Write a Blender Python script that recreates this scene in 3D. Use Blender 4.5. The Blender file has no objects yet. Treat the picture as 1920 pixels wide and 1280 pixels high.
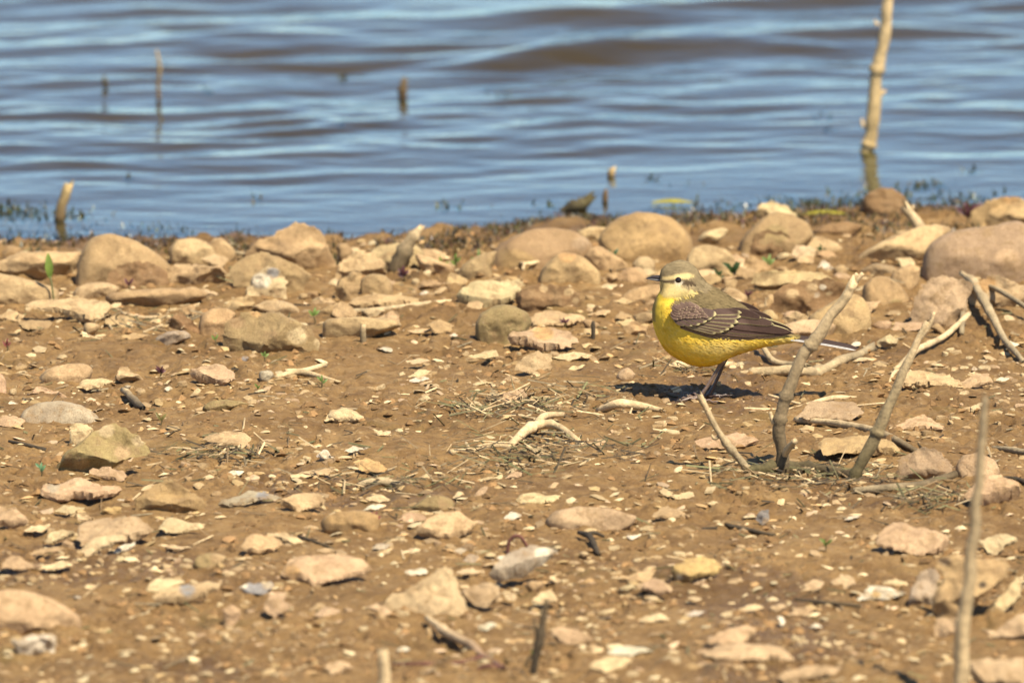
import bpy, math, random
import numpy as np
from mathutils import Vector
from mathutils.bvhtree import BVHTree

# ------------------------------------------------------------------ camera, light, exposure
SC = bpy.context.scene
COL = SC.collection
CAM_Z = 1.587
PITCH = math.radians(9.716)
LENS, SENSOR = 408.0, 36.0
PX = SENSOR / LENS / 1920.0            # slope per photo pixel
cam = bpy.data.cameras.new('camera')
cam.lens, cam.sensor_width, cam.sensor_fit = LENS, SENSOR, 'HORIZONTAL'
cam.clip_start, cam.clip_end = 0.1, 5000
cam.dof.use_dof = True
cam.dof.focus_distance = 9.05
cam.dof.aperture_fstop = 11.5
camo = bpy.data.objects.new('camera', cam)
camo.location = (0, 0, CAM_Z)
camo.rotation_euler = (math.pi / 2 - PITCH, 0, 0)
COL.objects.link(camo)
SC.camera = camo

SUN_TO = Vector((0.42, -0.50, 1.0)).normalized()      # direction towards the sun
world = bpy.data.worlds.new('World')
SC.world = world
world.use_nodes = True
wn = world.node_tree
sky = wn.nodes.new('ShaderNodeTexSky')
sky.sky_type = 'NISHITA'
sky.sun_disc = False
sky.sun_elevation = math.asin(SUN_TO.z)
sky.sun_rotation = math.atan2(SUN_TO.x, SUN_TO.y)
sky.air_density = 1.0
sky.altitude = 3000
sky.dust_density = 0.0
sky.ozone_density = 0.6
wn.nodes['Background'].inputs[1].default_value = 0.10
wn.links.new(sky.outputs[0], wn.nodes['Background'].inputs[0])
sl = bpy.data.lights.new('sun', 'SUN')
sl.energy, sl.angle, sl.color = 5.0, math.radians(0.53), (1.0, 0.89, 0.71)
slo = bpy.data.objects.new('sun', sl)
slo.rotation_euler = (-SUN_TO).to_track_quat('-Z', 'Y').to_euler()
slo.location = SUN_TO * 20
COL.objects.link(slo)
SC.view_settings.view_transform = 'Standard'
SC.view_settings.look = 'None'
SC.view_settings.exposure = 0.95
SC.view_settings.gamma = 1.0
SC.view_settings.use_curve_mapping = False
SC.cycles.max_bounces = 6
SC.cycles.transparent_max_bounces = 8
SC.cycles.caustics_reflective = False
SC.cycles.caustics_refractive = False

# ------------------------------------------------------------------ noise
RS = np.random.RandomState(7)
random.seed(5)
PERM = RS.permutation(512)
PERM = np.concatenate([PERM, PERM])
GV = RS.uniform(-1, 1, 512)
GA = RS.uniform(0, 2 * math.pi, 512)
GC, GS = np.cos(GA), np.sin(GA)

def n2(x, y, seed=0):
    x = np.asarray(x, float) + seed * 17.31; y = np.asarray(y, float) + seed * 9.77
    xi = np.floor(x).astype(int); yi = np.floor(y).astype(int)
    xf = x - xi; yf = y - yi
    u = xf * xf * xf * (xf * (xf * 6 - 15) + 10); v = yf * yf * yf * (yf * (yf * 6 - 15) + 10)
    def g(ix, iy, dx, dy):
        h = PERM[(PERM[ix & 511] + iy) & 511]
        return GC[h] * dx + GS[h] * dy
    a = g(xi, yi, xf, yf); b = g(xi + 1, yi, xf - 1, yf)
    c = g(xi, yi + 1, xf, yf - 1); d = g(xi + 1, yi + 1, xf - 1, yf - 1)
    return (a + (b - a) * u + (c - a) * v + (a - b - c + d) * u * v) * 1.5

def n3(p, seed=0):
    p = np.asarray(p, float) + seed * 13.7
    i = np.floor(p).astype(int); f = p - i
    w = f * f * (3 - 2 * f)
    out = 0
    for dx in (0, 1):
        for dy in (0, 1):
            for dz in (0, 1):
                h = PERM[(PERM[(PERM[(i[:, 0] + dx) & 511] + i[:, 1] + dy) & 511] + i[:, 2] + dz) & 511]
                wt = (w[:, 0] if dx else 1 - w[:, 0]) * (w[:, 1] if dy else 1 - w[:, 1]) * (w[:, 2] if dz else 1 - w[:, 2])
                out = out + GV[h] * wt
    return out

def sstep(a, b, x):
    t = np.clip((np.asarray(x, float) - a) / (b - a), 0, 1)
    return t * t * (3 - 2 * t)

# ------------------------------------------------------------------ terrain height and picture geometry
WATER_Z = -0.016
def shore(x):
    x = np.asarray(x, float)
    return 9.925 + 0.21 * sstep(-0.35, 0.45, x) + 0.020 * n2(x * 5, x * 0 + 3.3, 4)

def prof(x, y):
    d = np.asarray(y, float) - shore(x)
    s = np.where(d > -0.22, -0.30 * (d + 0.22) ** 2 / 0.44 - 0.0, 0.0)
    s = np.where(d > 0, -0.033 - 0.10 * d, s)
    return np.maximum(s, -0.9) + 0.017 * 0

def H(x, y):
    x = np.asarray(x, float); y = np.asarray(y, float)
    z = prof(x, y)
    z = z + 0.0050 * n2(x * 5, y * 4, 1) + 0.0032 * n2(x * 17, y * 11, 2)
    k = 1 - 0.75 * sstep(0.0, 0.12, y - shore(x))
    m = 0.55 + 0.45 * sstep(-0.3, 0.4, n2(x * 6, y * 5, 12))
    fine = 0.0030 * n2(x * 55, y * 36, 3) + 0.0019 * n2(x * 130, y * 90, 5) + 0.0010 * n2(x * 290, y * 150, 6)
    lump = np.clip(n2(x * 38, y * 26, 8) - 0.28, 0, 1) * 0.010
    lump = lump * np.maximum(sstep(-0.05, 0.35, n2(x * 4, y * 3, 9)), 0.9 * sstep(9.25, 9.45, y))
    lump = lump + sstep(9.3, 9.5, y) * sstep(0.1, -0.05, y - shore(x)) * 0.006 * np.abs(n2(x * 24, y * 15, 14))
    crease = -0.0042 * np.clip(0.22 - np.abs(n2(x * 34, y * 20, 15) + 0.25 * n2(x * 90, y * 60, 16)), 0, 1) / 0.22 * sstep(-0.25, 0.25, n2(x * 7, y * 5, 18))
    return z + k * m * (fine + lump + crease)

def ray(px, py):
    u = (px - 960.0) * PX; v = (640.0 - py) * PX
    d = np.array([u, math.cos(PITCH) + v * math.sin(PITCH), -math.sin(PITCH) + v * math.cos(PITCH)])
    return d
def at_depth(px, py, Y):
    d = ray(px, py); t = Y / d[1]
    return np.array([d[0] * t, Y, CAM_Z + d[2] * t])
def ground(px, py):
    d = ray(px, py); z = 0.0
    for _ in range(8):
        t = (z - CAM_Z) / d[2]
        z = float(prof(d[0] * t, d[1] * t))
    p = d * ((z - CAM_Z) / d[2]); p[2] += CAM_Z
    return p
def project(P):
    P = np.asarray(P, float)
    c, s = math.cos(PITCH), math.sin(PITCH)
    dz = P[:, 2] - CAM_Z
    f = P[:, 1] * c - dz * s; up = P[:, 1] * s + dz * c
    return 960 + P[:, 0] / f / PX, 640 - up / f / PX
def pxm(Y):
    return Y / math.cos(PITCH) * PX

# ------------------------------------------------------------------ mesh helpers
def mesh(name, V, F, mat=None, cols=None, smooth=True):
    me = bpy.data.meshes.new(name)
    V = np.asarray(V, float)
    me.from_pydata(V.tolist(), [], F if isinstance(F, list) else F.tolist())
    if smooth:
        me.polygons.foreach_set('use_smooth', [True] * len(me.polygons))
    if cols is not None:
        a = me.color_attributes.new('Col', 'FLOAT_COLOR', 'POINT')
        c = np.ones((len(V), 4)); c[:, :3] = cols
        a.data.foreach_set('color', c.ravel())
    if mat:
        me.materials.append(mat)
    me.update()
    return me
def put(name, V, F, mat, cols=None, parent=None, origin=None, smooth=True):
    V = np.asarray(V, float)
    if origin is None:
        if parent is not None:
            origin = np.zeros(3) if parent.get('_o') is None else np.array(parent['_o'])
        else:
            origin = np.array([(V[:, 0].min() + V[:, 0].max()) / 2, (V[:, 1].min() + V[:, 1].max()) / 2, V[:, 2].min()])
    o = bpy.data.objects.new(name, mesh(name, V - origin, F, mat, cols, smooth))
    COL.objects.link(o)
    if parent is None:
        o.location = origin
    else:
        o.parent = parent
    return o
ORIG = {}
def thing(name, loc, label, cat, group=None):
    o = bpy.data.objects.new(name, None)
    o.empty_display_size = 0.02
    COL.objects.link(o)
    o.location = loc
    ORIG[o.name] = np.array(loc, float)
    tag(o, label, cat, group)
    return o
def part(name, V, F, mat, parent, root, cols=None, smooth=True):
    o = bpy.data.objects.new(name, mesh(name, np.asarray(V, float) - ORIG[root.name], F, mat, cols, smooth))
    COL.objects.link(o)
    o.parent = parent
    return o
def tag(o, label=None, cat=None, group=None, kind=None):
    if label: o['label'] = label
    if cat: o['category'] = cat
    if group: o['group'] = group
    if kind: o['kind'] = kind
    return o

def tube(P, R, n=8, jit=0.0, seed=0, flat=1.0):
    P = np.asarray(P, float); R = np.asarray(R, float)
    V = []; F = []
    T = np.gradient(P, axis=0); T /= np.linalg.norm(T, axis=1)[:, None] + 1e-9
    ref = np.array([0.0, 1.0, 0.15])
    if abs(T[:, 1]).mean() > 0.9: ref = np.array([1.0, 0, 0])
    rs = np.random.RandomState(seed)
    for i in range(len(P)):
        a = np.cross(T[i], ref); a /= np.linalg.norm(a) + 1e-9
        b = np.cross(T[i], a)
        for k in range(n):
            th = 2 * math.pi * k / n
            r = R[i] * (1 + jit * rs.uniform(-1, 1))
            V.append(P[i] + r * (math.cos(th) * a * flat + math.sin(th) * b))
    for i in range(len(P) - 1):
        for k in range(n):
            k2 = (k + 1) % n
            F.append((i * n + k, i * n + k2, (i + 1) * n + k2, (i + 1) * n + k))
    F.append(tuple(range(n - 1, -1, -1)))
    F.append(tuple((len(P) - 1) * n + k for k in range(n)))
    return np.array(V), F
def cr(P, n):
    """Catmull-Rom through the rows of P, n samples in all"""
    P = np.asarray(P, float)
    Q = np.vstack([2 * P[0] - P[1], P, 2 * P[-1] - P[-2]])
    t = np.linspace(0, len(P) - 1 - 1e-6, n)
    i = t.astype(int); f = (t - i)[:, None]
    a, b, c, d = Q[i], Q[i + 1], Q[i + 2], Q[i + 3]
    return 0.5 * (2 * b + (c - a) * f + (2 * a - 5 * b + 4 * c - d) * f ** 2 + (3 * b - a - 3 * c + d) * f ** 3)

# ------------------------------------------------------------------ materials
class NT:
    def __init__(s, name):
        s.m = bpy.data.materials.new(name); s.m.use_nodes = True
        s.t = s.m.node_tree; s.b = s.t.nodes['Principled BSDF']; s.out = s.t.nodes['Material Output']
    def n(s, typ, **k):
        nd = s.t.nodes.new('ShaderNode' + typ)
        for a, v in k.items():
            if a.startswith('i_'): nd.inputs[a[2:].replace('_', ' ')].default_value = v
            else: setattr(nd, a, v)
        return nd
    def l(s, a, b): s.t.links.new(a, b)
    def noise(s, co, scale, detail=4, rough=0.6):
        nd = s.n('TexNoise', i_Scale=scale, i_Detail=detail, i_Roughness=rough)
        s.l(co, nd.inputs['Vector']); return nd.outputs[0]
    def ramp(s, fac, a, b, c0=(0, 0, 0), c1=(1, 1, 1)):
        r = s.n('ValToRGB'); e = r.color_ramp.elements
        e[0].position, e[1].position = a, b
        e[0].color, e[1].color = (*c0, 1), (*c1, 1)
        s.l(fac, r.inputs[0]); return r.outputs[0]
    def mix(s, fac, a, b, mode='MIX'):
        m = s.n('Mix', data_type='RGBA', blend_type=mode)
        for v, i in ((fac, 0), (a, 6), (b, 7)):
            if hasattr(v, 'links'): s.l(v, m.inputs[i])
            elif i == 0: m.inputs[0].default_value = v
            else: m.inputs[i].default_value = (*v, 1)
        return m.outputs[2]
    def bump(s, h, strength, dist, prev=None):
        b = s.n('Bump', i_Strength=strength, i_Distance=dist)
        s.l(h, b.inputs['Height'])
        if prev is not None: s.l(prev, b.inputs['Normal'])
        return b.outputs[0]
    def coord(s, scale=None):
        tc = s.n('TexCoord'); o = tc.outputs['Object']
        inf = s.n('ObjectInfo')
        ad = s.n('VectorMath', operation='ADD')
        mu = s.n('VectorMath', operation='SCALE'); mu.inputs[0].default_value = (7.1, 3.3, 5.7)
        s.l(inf.outputs['Random'], mu.inputs['Scale'])
        s.l(o, ad.inputs[0]); s.l(mu.outputs[0], ad.inputs[1])
        o = ad.outputs[0]
        if scale:
            mp = s.n('Mapping'); mp.inputs['Scale'].default_value = scale
            s.l(o, mp.inputs[0]); o = mp.outputs[0]
        return o
    def attr(s):
        return s.n('Attribute', attribute_name='Col').outputs[0]

def mat_stone():
    m = NT('stone'); co = m.coord(); c = m.attr()
    big = m.ramp(m.noise(co, 45, 4), 0.36, 0.66)
    c = m.mix(big, m.mix(1.0, c, (0.80, 0.76, 0.72), 'MULTIPLY'), m.mix(1.0, c, (1.10, 1.08, 1.04), 'MULTIPLY'))
    mud = m.ramp(m.noise(co, 85, 7, 0.7), 0.50, 0.62)
    c = m.mix(m.mix(0.75, (0, 0, 0), mud), c, (0.31, 0.205, 0.10))
    gr = m.ramp(m.noise(co, 900, 3, 0.7), 0.35, 0.62)
    c = m.mix(gr, m.mix(1.0, c, (0.76, 0.72, 0.68), 'MULTIPLY'), c)
    pit = m.ramp(m.noise(co, 330, 4, 0.6), 0.27, 0.34)
    c = m.mix(pit, m.mix(1.0, c, (0.42, 0.36, 0.30), 'MULTIPLY'), c)
    vn = m.ramp(m.noise(co, 28, 8, 0.8), 0.485, 0.50)
    vn2 = m.ramp(m.noise(co, 28, 8, 0.8), 0.50, 0.515)
    vein = m.mix(1.0, vn, vn2, 'SUBTRACT')
    c = m.mix(m.mix(0.45, (0, 0, 0), vein), c, (0.20, 0.13, 0.07))
    pale = m.ramp(m.noise(co, 260, 5, 0.7), 0.66, 0.72)
    c = m.mix(m.mix(0.5, (0, 0, 0), pale), c, (0.55, 0.44, 0.30))
    m.l(c, m.b.inputs['Base Color'])
    m.b.inputs['Roughness'].default_value = 0.86
    m.b.inputs['Specular IOR Level'].default_value = 0.25
    b = m.bump(m.noise(co, 140, 7, 0.75), 0.8, 0.0034)
    b = m.bump(m.noise(co, 800, 4, 0.75), 0.7, 0.0009, b)
    m.l(b, m.b.inputs['Normal'])
    return m.m

def mat_mud():
    m = NT('mud'); tc = m.n('TexCoord'); co = tc.outputs['Object']
    a = m.ramp(m.noise(co, 7, 5, 0.6), 0.35, 0.65)
    c = m.mix(a, (0.258, 0.152, 0.056), (0.370, 0.228, 0.088))
    s2 = m.ramp(m.noise(co, 40, 6, 0.7), 0.38, 0.60)
    c = m.mix(s2, m.mix(1.0, c, (0.66, 0.60, 0.52), 'MULTIPLY'), c)
    dry = m.ramp(m.noise(co, 95, 6, 0.75), 0.56, 0.68)
    c = m.mix(m.mix(0.65, (0, 0, 0), dry), c, (0.49, 0.345, 0.18))
    dk = m.ramp(m.noise(co, 210, 5, 0.7), 0.30, 0.42)
    c = m.mix(dk, (0.105, 0.062, 0.026), c)
    gn = m.ramp(m.noise(co, 13, 4, 0.6), 0.60, 0.74)
    c = m.mix(m.mix(0.5, (0, 0, 0), gn), c, (0.155, 0.115, 0.030))
    wet = m.n('SeparateColor'); m.l(m.attr(), wet.inputs[0])
    c = m.mix(wet.outputs[0], c, m.mix(1.0, c, (0.46, 0.40, 0.33), 'MULTIPLY'))
    m.l(c, m.b.inputs['Base Color'])
    ro = m.n('MapRange'); m.l(wet.outputs[0], ro.inputs[0]); ro.inputs[3].default_value = 0.8; ro.inputs[4].default_value = 0.25
    m.l(ro.outputs[0], m.b.inputs['Roughness'])
    m.b.inputs['Specular IOR Level'].default_value = 0.3
    b = m.bump(m.noise(co, 110, 7, 0.75), 1.0, 0.0055)
    b = m.bump(m.noise(co, 480, 5, 0.72), 0.9, 0.0018, b)
    m.l(b, m.b.inputs['Normal'])
    return m.m

def mat_attr(name, rough=0.7, spec=0.3, var=0.25, scale=(1, 1, 1), nscale=200, bump=0.4, bdist=0.0006, trans=0.0, coat=0.0):
    m = NT(name); co = m.coord(scale); c = m.attr()
    v = m.ramp(m.noise(co, nscale, 4, 0.65), 0.3, 0.7)
    c = m.mix(v, m.mix(1.0, c, (1 - var * 1.4,) * 3, 'MULTIPLY'), m.mix(1.0, c, (1 + var * 0.6,) * 3, 'MULTIPLY'))
    m.l(c, m.b.inputs['Base Color'])
    m.b.inputs['Roughness'].default_value = rough
    m.b.inputs['Specular IOR Level'].default_value = spec
    m.b.inputs['Coat Weight'].default_value = coat
    m.b.inputs['Coat Roughness'].default_value = 0.08
    if bump:
        m.l(m.bump(m.noise(co, nscale * 2, 4, 0.7), bump, bdist), m.b.inputs['Normal'])
    if trans:
        t = m.n('BsdfTranslucent'); m.l(c, t.inputs[0])
        mx = m.n('MixShader'); mx.inputs[0].default_value = trans
        m.l(m.b.outputs[0], mx.inputs[1]); m.l(t.outputs[0], mx.inputs[2]); m.l(mx.outputs[0], m.out.inputs[0])
    return m.m

def mat_water():
    m = NT('water')
    co = m.n('TexCoord').outputs['Object']
    g = m.n('BsdfGlossy', i_Roughness=0.07); g.inputs[0].default_value = (0.84, 0.98, 0.99, 1)
    t = m.n('BsdfTransparent'); t.inputs[0].default_value = (0.56, 0.60, 0.52, 1)
    f = m.n('Fresnel', i_IOR=1.333)
    mp = m.n('Mapping'); mp.inputs['Scale'].default_value = (1, 2.2, 1); m.l(co, mp.inputs[0])
    b = m.bump(m.noise(mp.outputs[0], 22, 3, 0.5), 0.25, 0.004)
    m.l(b, g.inputs['Normal']); m.l(b, f.inputs['Normal'])
    mx = m.n('MixShader')
    m.l(f.outputs[0], mx.inputs[0]); m.l(t.outputs[0], mx.inputs[1]); m.l(g.outputs[0], mx.inputs[2])
    m.l(mx.outputs[0], m.out.inputs[0])
    return m.m

M_STONE = mat_stone()
M_MUD = mat_mud()
M_WATER = mat_water()
M_GRIT = mat_attr('grit', 0.85, 0.2, 0.2, nscale=400)
M_WOOD = mat_attr('dead_wood', 0.8, 0.25, 0.28, scale=(1, 1, 1), nscale=260, bump=0.8, bdist=0.0012)
M_LEAF = mat_attr('leaf', 0.5, 0.4, 0.2, nscale=150, bump=0.2, trans=0.25)
M_WEED = mat_attr('wet_weed', 0.35, 0.5, 0.3, nscale=150, bump=0.2, trans=0.15, coat=0.5)
M_FEATHER = mat_attr('feather', 0.75, 0.15, 0.18, nscale=700, bump=0.25, bdist=0.0003)
M_DOWN = mat_attr('plumage', 0.85, 0.1, 0.12, nscale=500, bump=0, trans=0.2)
M_HORN = mat_attr('horn', 0.35, 0.5, 0.2, nscale=900, bump=0.3, bdist=0.0002)
M_EYE = mat_attr('eye', 0.06, 0.6, 0.05, nscale=100, bump=0)

# ------------------------------------------------------------------ ground and water
def axis(lo, hi, step, far0, far1, g=1.35):
    a = list(np.arange(lo, hi + step / 2, step))
    s = step; v = lo; L = []
    while v > far0:
        s *= g; v -= s; L.append(max(v, far0))
    s = step; v = a[-1]; Rr = []
    while v < far1:
        s *= g; v += s; Rr.append(min(v, far1))
    return np.array(L[::-1] + a + Rr)
def sheet(name, xs, ys, zf, mat, cf=None):
    X, Y = np.meshgrid(xs, ys)
    Z = zf(X, Y)
    V = np.stack([X.ravel(), Y.ravel(), Z.ravel()], 1)
    nx, ny = len(xs), len(ys)
    i = (np.arange(ny - 1)[:, None] * nx + np.arange(nx - 1)[None, :]).ravel()
    F = np.stack([i, i + 1, i + nx + 1, i + nx], 1)
    o = bpy.data.objects.new(name, mesh(name, V, F, mat, cf(V[:, 0], V[:, 1], V[:, 2]) if cf else None))
    COL.objects.link(o)
    tag(o, kind='structure')
    return o
def wetness(x, y, z):
    w = sstep(-0.19, -0.06, y - shore(np.clip(x, -2, 2)) + 0.05 * n2(x * 8, y * 6, 71) + 0.03 * n2(x * 26, y * 20, 72) - 1.5 * (z - prof(x, y)))
    w = np.maximum(w, 0.45 * sstep(0.28, 0.5, n2(x * 5, y * 3.4, 73) - 18 * (z - prof(x, y))))
    w = w * (1 - 0.75 * sstep(0.0, 0.15, y - shore(np.clip(x, -2, 2))))
    return np.stack([w, w, w], 1)
sheet('ground', axis(-0.62, 0.62, 0.0021, -400, 400, 1.15), axis(7.6, 10.3, 0.0037, -40, 900, 1.15), H, M_MUD, wetness)

WV = np.random.RandomState(31)
WAVES = []
for lam, amp, n in ((0.62, 0.0006, 3), (0.27, 0.0006, 6), (0.14, 0.0006, 9), (0.07, 0.00042, 9)):
    for _ in range(n):
        WAVES.append((lam * WV.uniform(0.8, 1.25), amp * WV.uniform(0.7, 1.2) / math.sqrt(n) * 1.5, math.radians(WV.normal(-10, 20)), WV.uniform(0, 6.28)))
def wave_z(x, y):
    z = np.zeros_like(x)
    wx = x + 0.06 * n2(x * 2, y * 2, 21); wy = y + 0.07 * n2(x * 1.6, y * 2.2, 22) + 0.035 * n2(x * 5, y * 5, 27)
    for lam, amp, an, ph in WAVES:
        k = 2 * math.pi / lam
        a = k * (wx * math.sin(an) + wy * math.cos(an)) + ph
        z = z + amp * (np.sin(a) + 0.22 * np.cos(2 * a))
    z = z * (0.65 + 0.7 * np.clip(0.5 + n2(x * 1.7, y * 1.4, 23), 0, 1))
    z = z + 0.0018 * n2(x * 5 + y * 1.5, y * 13 - x * 2, 28) + 0.0009 * n2(x * 11 + y * 2, y * 27 - x * 5, 29) + 0.00035 * n2(x * 26, y * 55, 30)
    yc = 10.95 + 0.62 * x - 0.35 * x * x + 0.03 * n2(x * 5, y * 0 + 2, 25)
    big = np.exp(-((y - yc) / 0.062) ** 2) * sstep(-0.16, 0.06, x) * sstep(0.55, 0.22, x)
    yd = 11.22 + 0.45 * x
    big = big + 0.7 * np.exp(-((y - yd) / 0.06) ** 2) * sstep(-0.45, -0.05, x)
    z = z + 0.0115 * big * (0.8 + 0.5 * n2(x * 7, y * 9, 26))
    calm = sstep(0.0, 0.55, y - shore(np.clip(x, -1, 1)))
    far = 1 - sstep(14, 40, y) * 0.6
    return WATER_Z + z * (0.10 + 0.90 * calm) * far
sheet('water', axis(-0.75, 0.75, 0.007, -400, 400), axis(9.68, 12.2, 0.0055, 9.6, 900, 1.2), wave_z, M_WATER)
# ------------------------------------------------------------------ stones
CLR = dict(tan=(0.462, 0.328, 0.167), pale=(0.55, 0.406, 0.219), cream=(0.638, 0.506, 0.29), pink=(0.539, 0.384, 0.229), orange=(0.55, 0.351, 0.158), grey=(0.451, 0.378, 0.265), olive=(0.363, 0.273, 0.127), white=(0.72, 0.655, 0.497), brown=(0.363, 0.25, 0.132), mud=(0.25, 0.155, 0.072), mauve=(0.407, 0.295, 0.178), yellow=(0.55, 0.384, 0.163), blue=(0.275, 0.271, 0.26), dark=(0.08, 0.06, 0.04), sand=(0.44, 0.306, 0.142))
REG = dict(A=(0, 320, 3), B=(600, 360, 3), C=(1280, 320, 3), D=(0, 640, 3), E=(600, 700, 3), F=(1200, 700, 2.6667), G=(0, 900, 3.368),
           H=(540, 900, 3.368), I=(1080, 900, 3.368), J=(1400, 900, 3.369), X=(0, 0, 1))
NSTONE = [0]
PLACED = []
def poly(reg, s):
    ox, oy, k = REG[reg]
    P = np.array([[float(q) for q in p.split(',')] for p in s.split()])
    return P / k + np.array([ox, oy])
def resample(P, n, closed=True):
    Q = np.vstack([P, P[:1]]) if closed else P
    d = np.r_[0, np.cumsum(np.linalg.norm(np.diff(Q, axis=0), axis=1))]
    t = np.linspace(0, d[-1], n, endpoint=False) if closed else np.linspace(0, d[-1], n)
    return np.stack([np.interp(t, d, Q[:, i]) for i in (0, 1)], 1)

def stone_mesh(P, style, col, seed, thick=None, spots=(), deep=0.75, back=0.0, fac=8, rough=1.0):
    """P: outline in photo pixels; gives a closed stone of real depth, standing in or lying on the mud"""
    rs = np.random.RandomState(seed)
    w = np.ptp(P[:, 0]); h = np.ptp(P[:, 1]); cx = (P[:, 0].min() + P[:, 0].max()) / 2; yb = P[:, 1].max(); yt = P[:, 1].min()
    per = 2 * (w + h)
    n = int(np.clip(per / 4.2, 16, 84)); nr = int(np.clip(min(w, h * 2) / 6.5, 4, 15))
    O = resample(P, n)
    it = 3 * max(1, n // 34) if style == 'r' else 1
    for _ in range(it):
        O = 0.5 * O + 0.25 * (np.roll(O, 1, 0) + np.roll(O, -1, 0))
    if style != 'r':
        O = O + rs.normal(0, min(0.018 * w, 1.9), O.shape) * np.array([1, 0.6])
    P0 = ground(cx, yb)
    s = pxm(P0[1])
    W = w * s
    if style == 'f':
        sin_a = np.clip(h / (deep * w), 0.20, 0.90)
        tau = np.clip(math.asin(sin_a) - PITCH * 1.0, math.radians(3), math.radians(58))
        th = (thick or 0.15) * 0.62 * min(W, h * s * 2.2)
        front, backt = th, th * 1.3
        Yp = P0[1]
    else:
        tau = math.radians(76)
        front = (thick or deep) * W / 2
        front = min(front, 1.35 * h * s + 0.004)
        backt = front * 1.1
        Yp = P0[1] + front * 0.80
        if back: Yp += back
        v = (yb - O[:, 1]) / h
        O[:, 1] += np.clip(0.38 - v, 0, 1) / 0.38 * (0.42 * h)
    zb = float(prof(P0[0], Yp)) if style == 'f' else float(at_depth(cx, yb, Yp)[2])
    nrm = np.array([0, -math.sin(tau), math.cos(tau)])
    base = np.array([0, Yp, zb])
    def plane(Q):
        u = (Q[:, 0] - 960) * PX; vv = (640 - Q[:, 1]) * PX
        d = np.stack([u, math.cos(PITCH) + vv * math.sin(PITCH), -math.sin(PITCH) + vv * math.cos(PITCH)], 1)
        t = ((base - np.array([0, 0, CAM_Z])) @ nrm) / (d @ nrm)
        return d * t[:, None] + np.array([0, 0, CAM_Z])
    ctr = O.mean(0)
    rad = np.linspace(1, 0, nr + 1)[:-1] ** (0.8 if style == 'r' else 0.75)
    def shape(r):
        if style == 'r': return np.sqrt(np.clip(1 - r ** 2.3, 0, 1))
        if style == 'a': return (1 - r ** 3.6) ** 0.8
        return (1 - r ** 9) ** 0.7
    RO = []; Os = O
    for i, r in enumerate(rad):             # rings lose the rim's small notches towards the middle
        RO.append(ctr + (Os - ctr) * r)
        for _ in range(2 + n // 24 if style == 'r' else 1 + n // 40):
            Os = 0.5 * Os + 0.25 * (np.roll(Os, 1, 0) + np.roll(Os, -1, 0))
    rings = np.concatenate(RO + [ctr[None]])
    hgt = np.concatenate([np.full(n, shape(r)) for r in rad] + [np.ones(1) * shape(0.0)])
    B = plane(rings)
    q = (rings - ctr) / np.array([w / 2, h / 2])
    if style == 'r' and w > 45:             # worn flats on the bigger stones
        for k in range(5):
            an = rs.uniform(0, 6.28); lim = rs.uniform(0.72, 1.0); sl = rs.uniform(0.15, 0.6)
            pl_ = lim - sl * (q[:, 0] * math.cos(an) + q[:, 1] * math.sin(an))
            hh = np.clip(0.5 + 0.5 * (pl_ - hgt) / 0.10, 0, 1)
            hgt = np.maximum(pl_ * (1 - hh) + hgt * hh - 0.10 * hh * (1 - hh), 0.0)
    if style == 'a':                        # break the dome into flat faces
        for k in range(fac):
            an = rs.uniform(0, 6.28); lim = rs.uniform(0.45, 0.95); sl = rs.uniform(0.25, 1.1)
            hgt = np.minimum(hgt, np.maximum(lim - sl * (q[:, 0] * math.cos(an) + q[:, 1] * math.sin(an)), 0.02))
    elif style == 'f':
        for k in range(5):
            an = rs.uniform(0, 6.28); sl = rs.uniform(0.1, 0.8)
            hgt = np.minimum(hgt, np.maximum(rs.uniform(.6, .9) - sl * (q[:, 0] * math.cos(an) + q[:, 1] * math.sin(an)), 0.04))
    Fv = B + nrm * (hgt * front)[:, None]
    Bk = (B - nrm * (hgt * backt)[:, None])[n:]
    V = np.concatenate([Fv, Bk])
    nf = len(Fv)
    F = []
    ix = np.arange(n); j = (ix + 1) % n
    for r in range(nr - 1):
        F += np.stack([r * n + ix, (r + 1) * n + ix, (r + 1) * n + j, r * n + j], 1).tolist()
    F += [[(nr - 1) * n + a, nf - 1, (nr - 1) * n + b] for a, b in zip(ix, j)]
    off = nf - n
    def bi(r, a): return a if r == 0 else off + r * n + a
    for r in range(nr - 1):
        F += [[bi(r, a), bi(r, b), bi(r + 1, b), bi(r + 1, a)] for a, b in zip(ix, j)]
    F += [[bi(nr - 1, a), bi(nr - 1, b), len(V) - 1] for a, b in zip(ix, j)]
    am = {'r': 0.024, 'a': 0.055, 'f': 0.030}[style] * min(W, 0.06) * rough
    L = max(W, 0.02)
    V = V + (am * n3(V / L * 4, seed % 50))[:, None] * nrm * 1.3 + np.stack([n3(V / L * 7, 3 + seed % 40), n3(V / L * 7, 91), n3(V / L * 7, 17)], 1) * am * 0.45
    if style == 'r': V = V + nrm * ((np.abs(n3(V / L * 5, 31 + seed % 9)) - .3) * am * -1.1 + n3(V / L * 14, 12) * am * .35)[:, None]
    V = V + np.stack([n3(V * 260, 5), n3(V * 260, 7), n3(V * 260, 9)], 1) * (0.0005 if style == 'r' else 0.0009)
    if style == 'f':                        # bring the picture size back to the outline, then rest it in the mud
        for _ in range(2):
            x, y = project(V)
            V[:, 2] += ((y.max() - (yb + 1.0)) * s * 0.98)
            k = np.clip((yb - yt) / max(np.ptp(y), 1), 0.6, 1.5)
            V[:, 1] = P0[1] + (V[:, 1] - P0[1]) * k
        lo = V[:, 1].min()
        dz = float(H(P0[0], P0[1])) - float(prof(P0[0], P0[1]))
        V[:, 2] += max(dz, -0.001) * 0.8 + 0.0006
    C = np.tile(np.array(CLR[col]) * rs.uniform(0.90, 1.08) * rs.uniform(0.97, 1.03, 3), (len(V), 1))
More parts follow.
